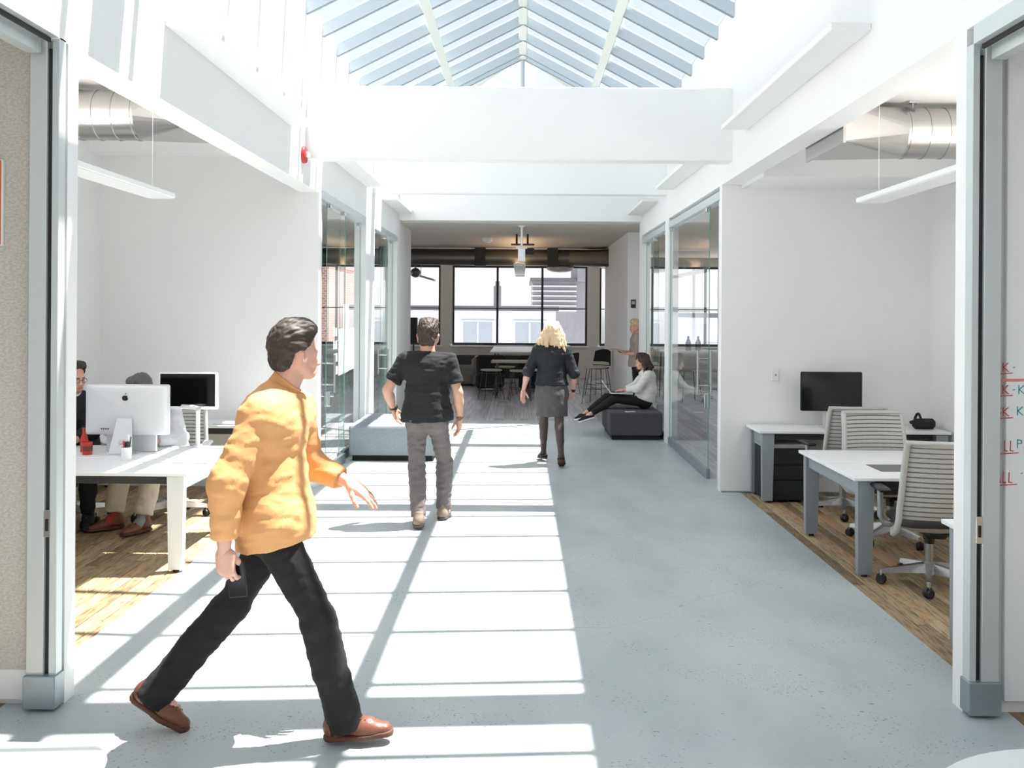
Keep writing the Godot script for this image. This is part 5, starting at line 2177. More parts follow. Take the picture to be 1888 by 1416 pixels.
# a right hand: fingers towards +y, palm faces +z, thumb towards +x; curl 0 straight, 1 a fist
func hand_shape(key: String, curl: float, thumb_in: float, spread := 0.12) -> MB:
	if hand_parts.has(key):
		return hand_parts[key]
	var f := Fld.new(Vector3(-0.075, -0.05, -0.035), Vector3(0.085, 0.205, 0.095), 0.0034)
	f.bone(Vector3(0, -0.04, 0), Vector3(0, 0.012, 0), 0.027, 0.026, 0.02, Vector3(0, 0, 1), 0.75)
	var kx := [0.030, 0.010, -0.011, -0.030]
	var ky := [0.088, 0.093, 0.088, 0.078]
	var ln := [0.070, 0.078, 0.072, 0.056]
	for k in 4:
		f.bone(Vector3(kx[k] * 0.62, 0.01, 0), Vector3(kx[k], ky[k], 0), 0.014, 0.0115, 0.02)
	f.bone(Vector3(0.03, 0.02, 0.006), Vector3(0.022, 0.055, 0.006), 0.016, 0.012, 0.02)
	f.bone(Vector3(-0.026, 0.02, 0.004), Vector3(-0.026, 0.06, 0.003), 0.013, 0.011, 0.02)
	for k in 4:
		var p := Vector3(kx[k], ky[k], 0.0)
		var side: float = (1.5 - k) * spread
		var bend: float = curl * (0.55 + 0.08 * k)
		for s in 3:
			var l: float = ln[k] * [0.45, 0.31, 0.24][s]
			var dir := Vector3(sin(side) * cos(bend), cos(bend) * cos(side), sin(bend))
			var q := p + dir * l
			f.bone(p, q, [0.0098, 0.0088, 0.0080][s] - 0.0007 * (1 if k == 3 else 0), [0.0088, 0.0080, 0.0066][s] - 0.0007 * (1 if k == 3 else 0), 0.0045)
			p = q
			bend += curl * [1.1, 0.8, 0.0][s] * 0.9
	var t := Vector3(0.026, 0.018, 0.008)
	var ang := 0.75 - thumb_in * 0.5
	for s in 3:
		var dir := Vector3(sin(ang), cos(ang), 0.25 + thumb_in * 0.5).normalized()
		var q: Vector3 = t + dir * [0.042, 0.032, 0.024][s]
		f.bone(t, q, [0.0145, 0.0108, 0.0096][s], [0.0108, 0.0096, 0.0078][s], 0.008)
		t = q
		ang -= 0.18 + thumb_in * 0.3
	var b := f.skin()
	hand_parts[key] = b
	return b


# origin under the ankle at ground level, toe towards +z
func shoe_shape(low: bool) -> Array:
	var key := "low" if low else "full"
	if shoe_parts.has(key):
		return shoe_parts[key]
	var f := Fld.new(Vector3(-0.08, -0.01, -0.12), Vector3(0.08, 0.16, 0.24), 0.0065)
	f.bone(Vector3(0, 0.055, -0.045), Vector3(0.0, 0.045, 0.10), 0.042, 0.040, 0.03)
	f.bone(Vector3(0, 0.035, 0.08), Vector3(0.006, 0.03, 0.165), 0.046, 0.036, 0.03, Vector3.UP, 0.72)
	f.bone(Vector3(0, 0.05, -0.035), Vector3(0, 0.12 if not low else 0.06, -0.02), 0.047, 0.047, 0.03)
	f.cut(Vector3(0, 0.016, 0), Vector3.DOWN)
	f.cut(Vector3(0, 0.130 if not low else 0.068, 0), Vector3(0, 1, -0.25 if low else 0.1))
	var up := f.skin()
	f = Fld.new(Vector3(-0.08, -0.03, -0.12), Vector3(0.08, 0.06, 0.24), 0.0065)
	f.bone(Vector3(0, 0.012, -0.045), Vector3(0.0, 0.012, 0.08), 0.047, 0.046, 0.03)
	f.bone(Vector3(0, 0.012, 0.08), Vector3(0.006, 0.012, 0.168), 0.050, 0.041, 0.03)
	f.cut(Vector3(0, 0.001, 0), Vector3.DOWN)
	f.cut(Vector3(0, 0.025, 0), Vector3.UP)
	var sole := f.skin()
	f = Fld.new(Vector3(-0.03, 0.03, 0.0), Vector3(0.03, 0.12, 0.16), 0.004)
	for k in 4:
		var t := k / 3.0
		var z := lerpf(0.055, 0.115, t)
		var y := lerpf(0.094, 0.077, t)
		f.bone(Vector3(-0.022, y - 0.004, z), Vector3(0.022, y - 0.004, z), 0.0042, 0.0042, 0.003)
		f.bone(Vector3(-0.022, y - 0.004, z), Vector3(0.022, y - 0.010, z + 0.018), 0.0036, 0.0036, 0.003)
	var lace := f.skin()
	shoe_parts[key] = [up, sole, lace]
	return shoe_parts[key]


# J: the pose. pel, waist, chest, neck, head (points), fwd (where the chest faces), face, crown (directions), and for left [0] and right [1]:
# S shoulder, E elbow, W wrist, HD finger direction, HN palm normal, H hip, K knee, A ankle, T toe direction
func body(o: Node3D, J: Dictionary, skin: Color, brow: Color, cell: float, g := 1.0) -> void:
	var lo: Vector3 = J.pel
	var hi: Vector3 = J.pel
	for key in J:
		if J[key] is Vector3 and not key in ["fwd", "face", "crown"]:
			lo = lo.min(J[key])
			hi = hi.max(J[key])
	for key in ["S", "E", "W", "H", "K", "A"]:
		for s in 2:
			lo = lo.min(J[key][s])
			hi = hi.max(J[key][s])
	var f := Fld.new(lo - Vector3.ONE * 0.19, hi + Vector3.ONE * 0.17, cell)
	trunk(f, J, 0.0, g)
	f.bone(J.neck, J.head + (J.head - J.neck) * 0.1, 0.060 * g, 0.056 * g, 0.03)
	for s in 2:
		f.bone(J.neck.lerp(J.S[s], 0.2) - Vector3.UP * 0.045, J.S[s], 0.042 * g, 0.052 * g, 0.05)
		f.bone(J.S[s], J.E[s], 0.052 * g, 0.040 * g, 0.03)
		f.bone(J.E[s], J.E[s].lerp(J.W[s], 0.35), 0.040 * g, 0.042 * g, 0.02)
		f.bone(J.E[s].lerp(J.W[s], 0.35), J.W[s], 0.041 * g, 0.027 * g, 0.02)
		f.bone(J.H[s], J.K[s], 0.080 * g, 0.053 * g, 0.04)
		f.bone(J.K[s], J.A[s], 0.052 * g, 0.036 * g, 0.03)
		var back: Vector3 = -(J.T[s] as Vector3)
		f.bone(J.K[s].lerp(J.A[s], 0.15) + back * 0.015, J.K[s].lerp(J.A[s], 0.45) + back * 0.018, 0.045 * g, 0.042 * g, 0.03)
		f.bone(J.A[s], J.A[s] + (J.T[s] as Vector3) * 0.09 - Vector3.UP * 0.03, 0.034 * g, 0.026 * g, 0.03)
	var b := paint(f.skin(), skin)
	# the head with its face
	var hb := MB.new()
	hb.join(head_shape(), Transform3D())
	face_colours(hb, skin, brow)
	var fz: Vector3 = (J.face as Vector3).normalized()
	var cy: Vector3 = ((J.crown as Vector3) - fz * fz.dot(J.crown)).normalized()
	var hs: float = J.get("head_size", 1.0)
	b.join(hb, Transform3D(Basis(cy.cross(fz), cy, fz).scaled(Vector3.ONE * hs), J.head))
	for s in 2:
		var hand := paint(hand_shape(J.hand[s][0], J.hand[s][1], J.hand[s][2]), skin)
		var y: Vector3 = (J.HD[s] as Vector3).normalized()
		var z: Vector3 = ((J.HN[s] as Vector3) - y * y.dot(J.HN[s])).normalized()
		var x := y.cross(z)
		if s == 0:
			x = -x
		b.join(hand, Transform3D(Basis(x, y, z).scaled(Vector3.ONE * J.get("hand_size", 1.0)), J.W[s]), s == 0)
	put("body", b, M.skin, o)


# pelvis, belly, ribcage and shoulders, grown by e for cloth
func trunk(f: Fld, J: Dictionary, e: float, g := 1.0) -> void:
	var w: Vector3 = J.fwd
	f.bone(J.H[0].lerp(J.H[1], 0.2) + Vector3.UP * 0.03, J.H[1].lerp(J.H[0], 0.2) + Vector3.UP * 0.03, 0.105 * g + e, 0.105 * g + e, 0.05, w, 0.9)
	f.bone(J.pel, J.waist, 0.140 * g + e, 0.132 * g + e, 0.06, w, 0.74)
	f.bone(J.waist, J.chest, 0.132 * g + e, 0.150 * g + e, 0.06, w, 0.74)
	f.bone(J.S[0].lerp(J.chest, 0.48), J.S[1].lerp(J.chest, 0.48), 0.082 * g + e, 0.082 * g + e, 0.06, w, 0.97)
	f.bone(J.chest, J.neck - (J.neck - J.chest) * 0.2, 0.115 * g + e, 0.055 * g + e, 0.06, w, 0.8)


func box_of(points: Array, grow: float) -> Array:
	var lo: Vector3 = points[0]
	var hi: Vector3 = points[0]
	for p in points:
		lo = lo.min(p)
		hi = hi.max(p)
	return [lo - Vector3.ONE * grow, hi + Vector3.ONE * grow]


# sleeve: how far down the arm cloth reaches, 0..1 to the elbow, 1..2 to the wrist
func top_garment(o: Node3D, called: String, J: Dictionary, m: Material, sleeve: float, hem_at: Vector3, loose: float, cell: float, folds: FastNoiseLite, amp: float, g := 1.0, sleeve_loose := 0.02, squeeze := Vector3(0.75, 2.2, 0.75)) -> MeshInstance3D:
	var e := box_of([J.pel, J.neck, J.S[0], J.S[1], J.E[0], J.E[1], J.W[0], J.W[1], hem_at], 0.22)
	var f := Fld.new(e[0], e[1], cell)
	trunk(f, J, 0.012 + loose, g)
	var up: Vector3 = (J.waist - J.pel).normalized()
	if hem_at.y < (J.pel as Vector3).y + 0.12:
		f.bone(J.waist, hem_at - up * 0.05, 0.150 * g + loose, 0.166 * g + loose, 0.06, J.fwd, 0.86)
		f.bone(J.H[0] + up * 0.04, J.H[1] + up * 0.04, 0.118 * g + loose * 0.7, 0.118 * g + loose * 0.7, 0.05, J.fwd, 1.0)
	f.cut(hem_at, -up)
	for s in 2:
		f.bone(J.neck.lerp(J.S[s], 0.25) - Vector3.UP * 0.048, J.S[s], 0.044 * g + 0.010, 0.052 * g + 0.012, 0.05)
		var end: Vector3 = J.S[s].lerp(J.E[s], minf(sleeve, 1.0))
		f.bone(J.S[s], end, 0.054 * g + sleeve_loose * 0.5, 0.046 * g + sleeve_loose, 0.035, Vector3.ZERO, 1.0, 2 if sleeve <= 1.0 else 0)
		if sleeve > 1.0:
			var wr: Vector3 = J.E[s].lerp(J.W[s], sleeve - 1.0)
			f.bone(J.E[s], wr, 0.046 * g + sleeve_loose, 0.034 * g + sleeve_loose * 0.7, 0.03, Vector3.ZERO, 1.0, 2)
	# neckline
	f.cut(J.neck + (J.head - J.neck).normalized() * 0.018, (J.head - J.neck))
	var b := f.skin(folds, amp, squeeze)
	return put(called, b, m, o)


func collar(parent: Node3D, J: Dictionary, m: Material, high: float, g := 1.0) -> void:
	var up: Vector3 = (J.head - J.neck).normalized()
	var x: Vector3 = (J.fwd as Vector3).cross(up).normalized()
	var z := x.cross(up)
	var rows := []
	for k in 4:
		var r: float = [0.078, 0.066, 0.070, 0.062][k] * g
		var h: float = [-0.012, high, high * 1.02, -0.005][k]
		var ring := []
		for q in 24:
			var t := TAU * q / 24.0
			ring.append(J.neck + up * (h - 0.016 * sin(t) * -1.0) + x * cos(t) * r + z * sin(t) * r * 1.02)
		rows.append(ring)
	var b := MB.new()
	b.sheet(rows, true)
	put("collar", b, m, parent)


func trousers(o: Node3D, J: Dictionary, m: Material, loose: float, cell: float, folds: FastNoiseLite, amp: float, hem := 0.97, g := 1.0, flare := 0.0) -> MeshInstance3D:
	var e := box_of([J.pel, J.waist, J.H[0], J.H[1], J.K[0], J.K[1], J.A[0], J.A[1]], 0.2)
	var f := Fld.new(e[0], e[1], cell)
	var w: Vector3 = J.fwd
	f.bone(J.H[0].lerp(J.H[1], 0.2) + Vector3.UP * 0.03, J.H[1].lerp(J.H[0], 0.2) + Vector3.UP * 0.03, 0.115 * g + loose, 0.115 * g + loose, 0.05, w, 0.92)
	f.bone(J.pel, J.waist, 0.145 * g + loose, 0.140 * g + loose, 0.05, w, 0.76)
	f.cut(J.pel.lerp(J.waist, 0.75), J.waist - J.pel)
	for s in 2:
		f.bone(J.H[s], J.K[s], 0.088 * g + loose, 0.062 * g + loose, 0.03)
		f.bone(J.K[s], J.K[s].lerp(J.A[s], hem), 0.062 * g + loose, 0.048 * g + loose + flare, 0.03, Vector3.ZERO, 1.0, 2)
		var rear: Vector3 = -(J.T[s] as Vector3)
		f.bone(J.K[s].lerp(J.A[s], 0.08) + rear * 0.012, J.K[s].lerp(J.A[s], 0.5) + rear * 0.018, 0.057 * g + loose, 0.053 * g + loose, 0.04)
		f.ell(J.H[s] - w * 0.05, Vector3.ONE * (0.088 * g + loose), 0.05)
	var b := f.skin(folds, amp, Vector3(1, 1.9, 1))
	return put("trousers", b, m, o)


func socks(o: Node3D, J: Dictionary, mats: Array, high := 0.13) -> void:
	for s in 2:
		var a: Vector3 = J.A[s]
		var t: Vector3 = (J.T[s] as Vector3).normalized()
		var shin: Vector3 = ((J.K[s] as Vector3) - a).normalized()
		var b := MB.new()
		var up: Vector3 = (J.get("U", [Vector3.UP, Vector3.UP])[s] as Vector3)
		b.tube([a + t * 0.07 - up * 0.055, a + t * 0.035 - up * 0.022, a + shin * 0.02, a + shin * high], 0.044, 16)
		put("sock", b, mats[s], o)


func shoes(o: Node3D, J: Dictionary, up_mat: Material, sole_mat: Material, low := false, size := 1.0, names_them := "shoe") -> void:
	var p := shoe_shape(low)
	for s in 2:
		var z: Vector3 = (J.T[s] as Vector3).normalized()
		var up: Vector3 = (J.get("U", [Vector3.UP, Vector3.UP])[s] as Vector3)
		var y := (up - z * up.dot(z)).normalized()
		var t := Transform3D(Basis(y.cross(z), y, z).scaled(Vector3.ONE * size), J.A[s] - y * 0.085 * size)
		if low:
			t.origin = J.A[s] - y * 0.07 * size
		var b := MB.new()
		b.join(p[0], t)
		var sh := put(names_them, b, up_mat, o)
		b = MB.new()
		b.join(p[1], t)
		put("sole", b, sole_mat, sh)
		if not low:
			b = MB.new()
			b.join(p[2], t)
			put("laces", b, sole_mat, sh)


# hair: a cap of hair round the skull, clipped where the face is; then locks
func short_hair(o: Node3D, J: Dictionary, m: Material, thick: float, line := 0.10, seed_is := 3) -> void:
	var f := Fld.new(Vector3(-0.13, -0.06, -0.16), Vector3(0.13, 0.25, 0.15), 0.0055)
	f.ell(Vector3(0, 0.104, -0.014), Vector3(0.078 + thick * 0.5, 0.093 + thick, 0.100 + thick * 0.6), 0.02)
	f.bone(Vector3(-0.045, 0.172, 0.036), Vector3(0.045, 0.176, 0.036), 0.03 + thick * 0.3, 0.03 + thick * 0.3, 0.03)
	f.bone(Vector3(-0.03, 0.02, -0.07), Vector3(0.03, 0.02, -0.07), 0.034, 0.034, 0.03)
	# clear the face, and behind the ears
	f.cut(Vector3(0, line, 0.045), Vector3(0, -0.62, 0.78))
	f.bone(Vector3(-0.10, 0.025, 0.015), Vector3(0.10, 0.025, 0.015), 0.047, 0.047, 0.01, Vector3.ZERO, 1.0, 0, 1)
	for s in [-1.0, 1.0]:
		f.ell(Vector3(s * 0.092, 0.050, -0.006), Vector3(0.032, 0.036, 0.034), 0.008, Basis(), 1)
	f.cut(Vector3(0, -0.012, -0.05), Vector3(0, -1, 0.1))
	var fn := noise(FastNoiseLite.TYPE_SIMPLEX_SMOOTH, 34.0, 2, seed_is)
	var b := f.skin(fn, 0.0075, Vector3(1.5, 0.8, 0.35))
	set_on_head(o, J, b, m)


func set_on_head(o: Node3D, J: Dictionary, b: MB, m: Material) -> void:
	var fz: Vector3 = (J.face as Vector3).normalized()
	var cy: Vector3 = ((J.crown as Vector3) - fz * fz.dot(J.crown)).normalized()
	var r := MB.new()
	r.join(b, Transform3D(Basis(cy.cross(fz), cy, fz).scaled(Vector3.ONE * J.get("head_size", 1.0)), J.head))
	put("hair", r, m, o)


func long_hair(o: Node3D, J: Dictionary, m: Material, reach: float, wide: float, curls: float, locks: int, seed_is: int) -> void:
	var f := Fld.new(Vector3(-0.20, -0.22, -0.22), Vector3(0.20, 0.25, 0.16), 0.0065)
	var r := RandomNumberGenerator.new()
	r.seed = seed_is
	f.ell(Vector3(0, 0.106, -0.016), Vector3(0.090, 0.108, 0.110), 0.02)
	for k in locks:
		var a := -PI * 0.12 + PI * 1.24 * (k + r.randf_range(-0.3, 0.3)) / (locks - 1)   # from one temple round the back to the other
		var dx := cos(a)
		var dz := -sin(a)
		var p := Vector3(dx * 0.070, 0.14, dz * 0.085 - 0.014)
		var low := -reach * r.randf_range(0.72, 1.05)
		var q := Vector3(dx * (0.082 + wide * 0.5), 0.04, dz * 0.10 - 0.014)
		var e := Vector3(dx * (0.075 + wide) + r.randf_range(-1, 1) * curls, low * 0.55, dz * 0.105 - 0.012 + r.randf_range(-1, 1) * curls)
		var t := Vector3(dx * (0.06 + wide * 1.2) + r.randf_range(-1, 1) * curls * 1.6, low, dz * 0.10 - 0.01 + r.randf_range(-1, 1) * curls)
		f.bone(p, q, 0.026, 0.023, 0.012)
		f.bone(q, e, 0.023, 0.019, 0.010)
		f.bone(e, t, 0.019, 0.007, 0.008)
	f.bone(Vector3(-0.04, 0.185, 0.03), Vector3(0.04, 0.185, 0.03), 0.03, 0.03, 0.03)
	f.ell(Vector3(0, 0.035, 0.095), Vector3(0.062, 0.10, 0.075), 0.02, Basis(), 1)
	var curly := curls > 0.03
	var fn := noise(FastNoiseLite.TYPE_SIMPLEX_SMOOTH, 38.0 if curly else 26.0, 2, seed_is)
	var b := f.skin(fn, 0.016 if curly else 0.011, Vector3.ONE if curly else Vector3(1.3, 0.3, 1.3))
	set_on_head(o, J, b, m)


func band(parent: Node3D, called: String, at: Vector3, dir: Vector3, r: float, wide: float, m: Material) -> void:
	var d := dir.normalized()
	var b := MB.new()
	b.cyl(at - d * wide / 2, at + d * wide / 2, r, r, 18)
	b.hexa(at + MB.along(d).x * r, Vector3(0.012, 0.034, 0.034), MB.along(d))
	put(called, b, m, parent)


# ------------------------------------------------------------------ the people
const RELAXED := ["relaxed", 0.36, 0.3]
const OPEN := ["open", 0.16, 0.05]
const GRIP := ["grip", 0.98, 0.8]


func person(label: String, at: Vector3) -> Node3D:
	return thing("person", label, "person")


# moves a pose given about a spot into the hall
func build_people() -> void:
	var folds := noise(FastNoiseLite.TYPE_SIMPLEX_SMOOTH, 9.0, 3, 11)
	var fine := noise(FastNoiseLite.TYPE_SIMPLEX_SMOOTH, 14.0, 2, 17)
	var fair := Color(0.66, 0.38, 0.29)
	var tan := Color(0.58, 0.33, 0.24)
	var back := Vector3(0, 0, -1)      # away from the viewer
	# --- man striding across the hall in an orange shirt
	var J := {
		"pel": V(-1.055, 0.95, 4.0), "waist": V(-1.085, 1.12, 4.0), "chest": V(-1.075, 1.33, 4.0), "neck": V(-1.03, 1.505, 4.0), "head": V(-0.985, 1.60, 4.01),
		"fwd": Vector3(1, 0, -0.10).normalized(), "face": Vector3(0.80, -0.03, -0.60), "crown": Vector3(0.10, 1, 0),
		"S": [V(-1.01, 1.42, 4.185), V(-1.075, 1.42, 3.815)], "E": [V(-0.985, 1.14, 4.27), V(-1.185, 1.145, 3.725)], "W": [V(-0.775, 1.07, 4.19), V(-1.205, 0.865, 3.76)],
		"HD": [Vector3(0.80, -0.58, 0), Vector3(0.12, -1, 0)], "HN": [Vector3(-0.58, -0.80, -0.25), Vector3(0.25, 0, -1)], "hand": [OPEN, GRIP],
		"H": [V(-1.06, 0.92, 4.09), V(-1.05, 0.92, 3.91)], "K": [V(-1.27, 0.54, 4.08), V(-0.85, 0.535, 3.92)], "A": [V(-1.585, 0.172, 4.05), V(-0.748, 0.105, 3.95)],
		"T": [Vector3(0.83, -0.55, 0), Vector3(1, 0.07, 0)], "U": [Vector3(0.55, 0.83, 0), Vector3.UP],
	}
	var p := person("man in an orange shirt and black trousers striding past in front", V(-1.06, 0, 4.0))
	body(p, J, fair, Color(0.04, 0.03, 0.025), 0.013)
	var sh := top_garment(p, "shirt", J, M.orange_shirt, 1.80, V(-1.06, 0.845, 4.0), 0.026, 0.011, folds, 0.008, 1.04, 0.026)
	collar(sh, J, M.orange_shirt, 0.045)
	var tr := trousers(p, J, M.black_trousers, 0.008, 0.011, folds, 0.007, 1.10, 0.98, 0.022)
	shoes(p, J, M.leather_brown, M.leather_sole)
	socks(p, J, [M.black_matte, M.black_matte])
	short_hair(p, J, M.hair_dark, 0.022, 0.125)
	var ph := thing("phone", "black phone in the striding man's lowered hand", "phone")
	var b := MB.new()
	var hd: Vector3 = (J.HD[1] as Vector3).normalized()
	b.bev(Vector3.ZERO, Vector3(0.075, 0.145, 0.010), 0.004)
	put("body", b, M.black_plastic, ph)
	b = MB.new()
	b.hexa(Vector3(0, 0, 0.0056), Vector3(0.068, 0.132, 0.0008), Basis())
	put("screen", b, M.screen, ph)
	ph.transform = Transform3D(Basis(Vector3(1, 0.1, 0).normalized(), Vector3(-0.1, 1, 0).normalized(), Vector3(0, 0, 1)), (J.W[1] as Vector3) + hd * 0.125 + Vector3(0.03, 0, -0.027))
	# --- man in a dark tee walking away
	J = {
		"pel": V(-0.81, 0.94, 8.03), "waist": V(-0.815, 1.11, 8.03), "chest": V(-0.815, 1.325, 8.03), "neck": V(-0.815, 1.475, 8.04), "head": V(-0.812, 1.560, 8.06),
		"fwd": back, "face": Vector3(0.05, -0.04, -1), "crown": Vector3.UP,
		"S": [V(-1.003, 1.425, 8.03), V(-0.628, 1.425, 8.03)], "E": [V(-1.155, 1.165, 7.99), V(-0.543, 1.145, 8.0)], "W": [V(-1.12, 0.985, 8.13), V(-0.535, 0.905, 8.10)],
		"HD": [Vector3(0.28, -0.92, -0.25), Vector3(-0.08, -1, -0.1)], "HN": [Vector3(1, 0.3, 0.2), Vector3(-1, 0, 0.35)], "hand": [RELAXED, RELAXED], "head_size": 1.12,
		"H": [V(-0.90, 0.90, 8.02), V(-0.725, 0.90, 8.03)], "K": [V(-0.895, 0.49, 7.99), V(-0.672, 0.50, 8.21)], "A": [V(-0.862, 0.10, 7.86), V(-0.68, 0.09, 8.22)],
		"T": [Vector3(-0.12, -0.05, -1), Vector3(0.16, 0, -1)],
	}
	p = person("man in a dark tee shirt and grey trousers walking away", V(-0.81, 0, 8.0))
	body(p, J, tan, Color(0.06, 0.045, 0.035), 0.014, 1.04)
	sh = top_garment(p, "tee_shirt", J, M.tee_dark, 0.72, V(-0.81, 0.895, 8.03), 0.020, 0.011, folds, 0.009, 1.05, 0.026)
	collar(sh, J, M.tee_dark, 0.022, 1.02)
	trousers(p, J, M.grey_trousers, 0.008, 0.011, folds, 0.011, 1.0, 0.96, 0.012)
	shoes(p, J, M.sneaker, M.sneaker_sole, false, 0.98)
	socks(p, J, [M.sofa_grey, M.sofa_grey])
	short_hair(p, J, M.hair_brown, 0.014, 0.13, 5)
	band(p, "wristwatch", (J.W[0] as Vector3).lerp(J.E[0], 0.10), (J.E[0] as Vector3) - J.W[0], 0.033, 0.022, M.black_plastic)
	band(p, "bracelet", (J.W[1] as Vector3).lerp(J.E[1], 0.08), (J.E[1] as Vector3) - J.W[1], 0.032, 0.010, M.leather_brown)
	# --- woman walking away in a navy blouse and grey skirt
	J = {
		"pel": V(0.375, 0.93, 11.2), "waist": V(0.375, 1.09, 11.2), "chest": V(0.375, 1.29, 11.2), "neck": V(0.375, 1.455, 11.21), "head": V(0.385, 1.535, 11.23), "head_size": 0.95, "hand_size": 0.9,
		"fwd": back, "face": Vector3(0.15, -0.06, -1), "crown": Vector3(0.06, 1, 0),
		"S": [V(0.205, 1.395, 11.2), V(0.548, 1.395, 11.2)], "E": [V(0.085, 1.12, 11.17), V(0.648, 1.10, 11.2)], "W": [V(0.032, 0.895, 11.16), V(0.645, 0.885, 11.30)],
		"HD": [Vector3(-0.08, -1, -0.05), Vector3(-0.1, -0.95, -0.3)], "HN": [Vector3(0.7, 0, 0.7), Vector3(-1, 0, 0.2)], "hand": [OPEN, GRIP],
		"H": [V(0.29, 0.88, 11.2), V(0.46, 0.88, 11.2)], "K": [V(0.285, 0.47, 11.33), V(0.468, 0.47, 11.10)], "A": [V(0.287, 0.09, 11.46), V(0.487, 0.12, 10.96)],
		"T": [Vector3(-0.25, -0.1, -1), Vector3(0.12, -0.42, -1)], "U": [Vector3.UP, Vector3(0, 0.9, -0.4)],
	}
	p = person("blond woman in a navy blouse and grey skirt walking away", V(0.375, 0, 11.2))
	body(p, J, fair, Color(0.3, 0.2, 0.1), 0.014, 0.88)
	top_garment(p, "blouse", J, M.navy_blouse, 1.08, V(0.375, 0.96, 11.2), 0.028, 0.012, folds, 0.006, 0.89, 0.024)
	var f := Fld.new(V(0.05, 0.45, 11.5), V(0.70, 1.15, 10.9), 0.013)
	f.bone(V(0.375, 1.09, 11.2), V(0.375, 0.86, 11.2), 0.150, 0.198, 0.05, back, 0.74)
	f.bone(V(0.375, 0.86, 11.2), V(0.38, 0.585, 11.2), 0.198, 0.192, 0.05, back, 0.84, 2)
	f.cut(V(0.375, 0.59, 11.2), Vector3.DOWN)
	put("skirt", f.skin(folds, 0.012, Vector3(1, 0.6, 1)), M.grey_skirt, p)
	f = Fld.new(V(0.12, 0.02, 11.75), V(0.66, 0.95, 10.7), 0.012)
	for s in 2:
		f.bone(J.H[s], J.K[s], 0.078, 0.052, 0.03)
		f.bone(J.K[s], J.A[s], 0.050, 0.034, 0.03)
		f.bone((J.K[s] as Vector3).lerp(J.A[s], 0.12) + Vector3(0, 0, 0.018), (J.K[s] as Vector3).lerp(J.A[s], 0.45) + Vector3(0, 0, 0.018), 0.046, 0.043, 0.03)
		f.bone(J.A[s], (J.A[s] as Vector3) + (J.T[s] as Vector3).normalized() * 0.09 - Vector3.UP * 0.03, 0.036, 0.029, 0.03)
	put("tights", f.skin(), M.tights, p)
	shoes(p, J, M.black_matte, M.leather_sole, true, 0.88)
	long_hair(p, J, M.hair_blond, 0.165, 0.095, 0.028, 34, 21)
	band(p, "wristwatch", (J.W[1] as Vector3).lerp(J.E[1], 0.06), (J.E[1] as Vector3) - J.W[1], 0.028, 0.016, M.black_plastic)
	# --- woman sitting on the dark ottoman with a laptop
	J = {
		"pel": V(1.87, 0.515, 13.95), "waist": V(1.925, 0.67, 13.95), "chest": V(1.915, 0.845, 13.95), "neck": V(1.875, 0.985, 13.95), "head": V(1.845, 1.045, 13.95), "head_size": 0.93, "hand_size": 0.88,
		"fwd": Vector3(-1, 0.1, 0).normalized(), "face": Vector3(-1, -0.18, 0.15), "crown": Vector3(-0.15, 1, 0),
		"S": [V(1.90, 0.925, 13.785), V(1.90, 0.925, 14.115)], "E": [V(1.74, 0.715, 13.74), V(1.74, 0.715, 14.16)], "W": [V(1.545, 0.685, 13.86), V(1.555, 0.68, 14.03)],
		"HD": [Vector3(-1, -0.12, -0.3), Vector3(-1, -0.12, 0.3)], "HN": [Vector3(0, -1, 0), Vector3(0, -1, 0)], "hand": [RELAXED, RELAXED],
		"H": [V(1.85, 0.515, 13.865), V(1.85, 0.515, 14.035)], "K": [V(1.40, 0.548, 13.86), V(1.31, 0.56, 14.01)], "A": [V(1.03, 0.30, 13.90), V(0.985, 0.315, 14.0)],
		"T": [Vector3(-0.95, -0.28, 0.1), Vector3(-0.95, -0.25, -0.1)], "U": [Vector3(-0.28, 0.95, 0), Vector3(-0.25, 0.95, 0)],
	}
	p = person("curly-haired woman in a white sweater sitting on the dark ottoman", V(1.87, 0, 13.95))
	body(p, J, fair, Color(0.08, 0.05, 0.03), 0.015, 0.86)
	top_garment(p, "sweater", J, M.white_knit, 1.75, V(1.87, 0.53, 13.95), 0.018, 0.014, folds, 0.010, 0.88, 0.022)
	trousers(p, J, M.black_trousers, 0.004, 0.012, folds, 0.004, 0.86, 0.88)
	shoes(p, J, M.black_matte, M.white_plastic, true, 0.9)
	long_hair(p, J, M.hair_auburn, 0.090, 0.090, 0.040, 40, 8)
	var lt := thing("laptop", "open silver laptop on the seated woman's thighs", "laptop", V(1.47, 0.640, 13.945))
	b = MB.new()
	b.bev(Vector3.ZERO, Vector3(0.23, 0.014, 0.33), 0.005)
	put("base", b, M.imac_silver, lt)
	b = MB.new()
	for r in 5:
		for k in 12:
			b.hexa(Vector3(-0.085 + r * 0.020, 0.008, -0.13 + k * 0.0236), Vector3(0.017, 0.002, 0.020), Basis())
	tag(put("keys", b, M.black_plastic, lt), "", "", "", "stuff")
	b = MB.new()
	var tilt := Basis(Vector3(0, 0, 1), 0.62)
	b.bev(Vector3(-0.115, 0, 0) + tilt * Vector3(0, 0.11, 0), Vector3(0.007, 0.22, 0.33), 0.003, tilt)
	var sc := put("lid", b, M.imac_silver, lt)
	b = MB.new()
	b.hexa(Vector3(-0.115, 0, 0) + tilt * Vector3(0.0042, 0.112, 0), Vector3(0.001, 0.20, 0.31), tilt)
	put("screen", b, M.screen, sc)
	ph = thing("phone", "white phone lying on the dark ottoman beside the seated woman", "phone", V(1.60, 0.405, 13.46), 0.3)
	b = MB.new()
	b.bev(Vector3.ZERO, Vector3(0.145, 0.010, 0.075), 0.004)
	put("body", b, M.white_plastic, ph)
	b = MB.new()
	b.hexa(Vector3(0, 0.0055, 0), Vector3(0.11, 0.001, 0.066), Basis())
	put("screen", b, M.facade_window, ph)
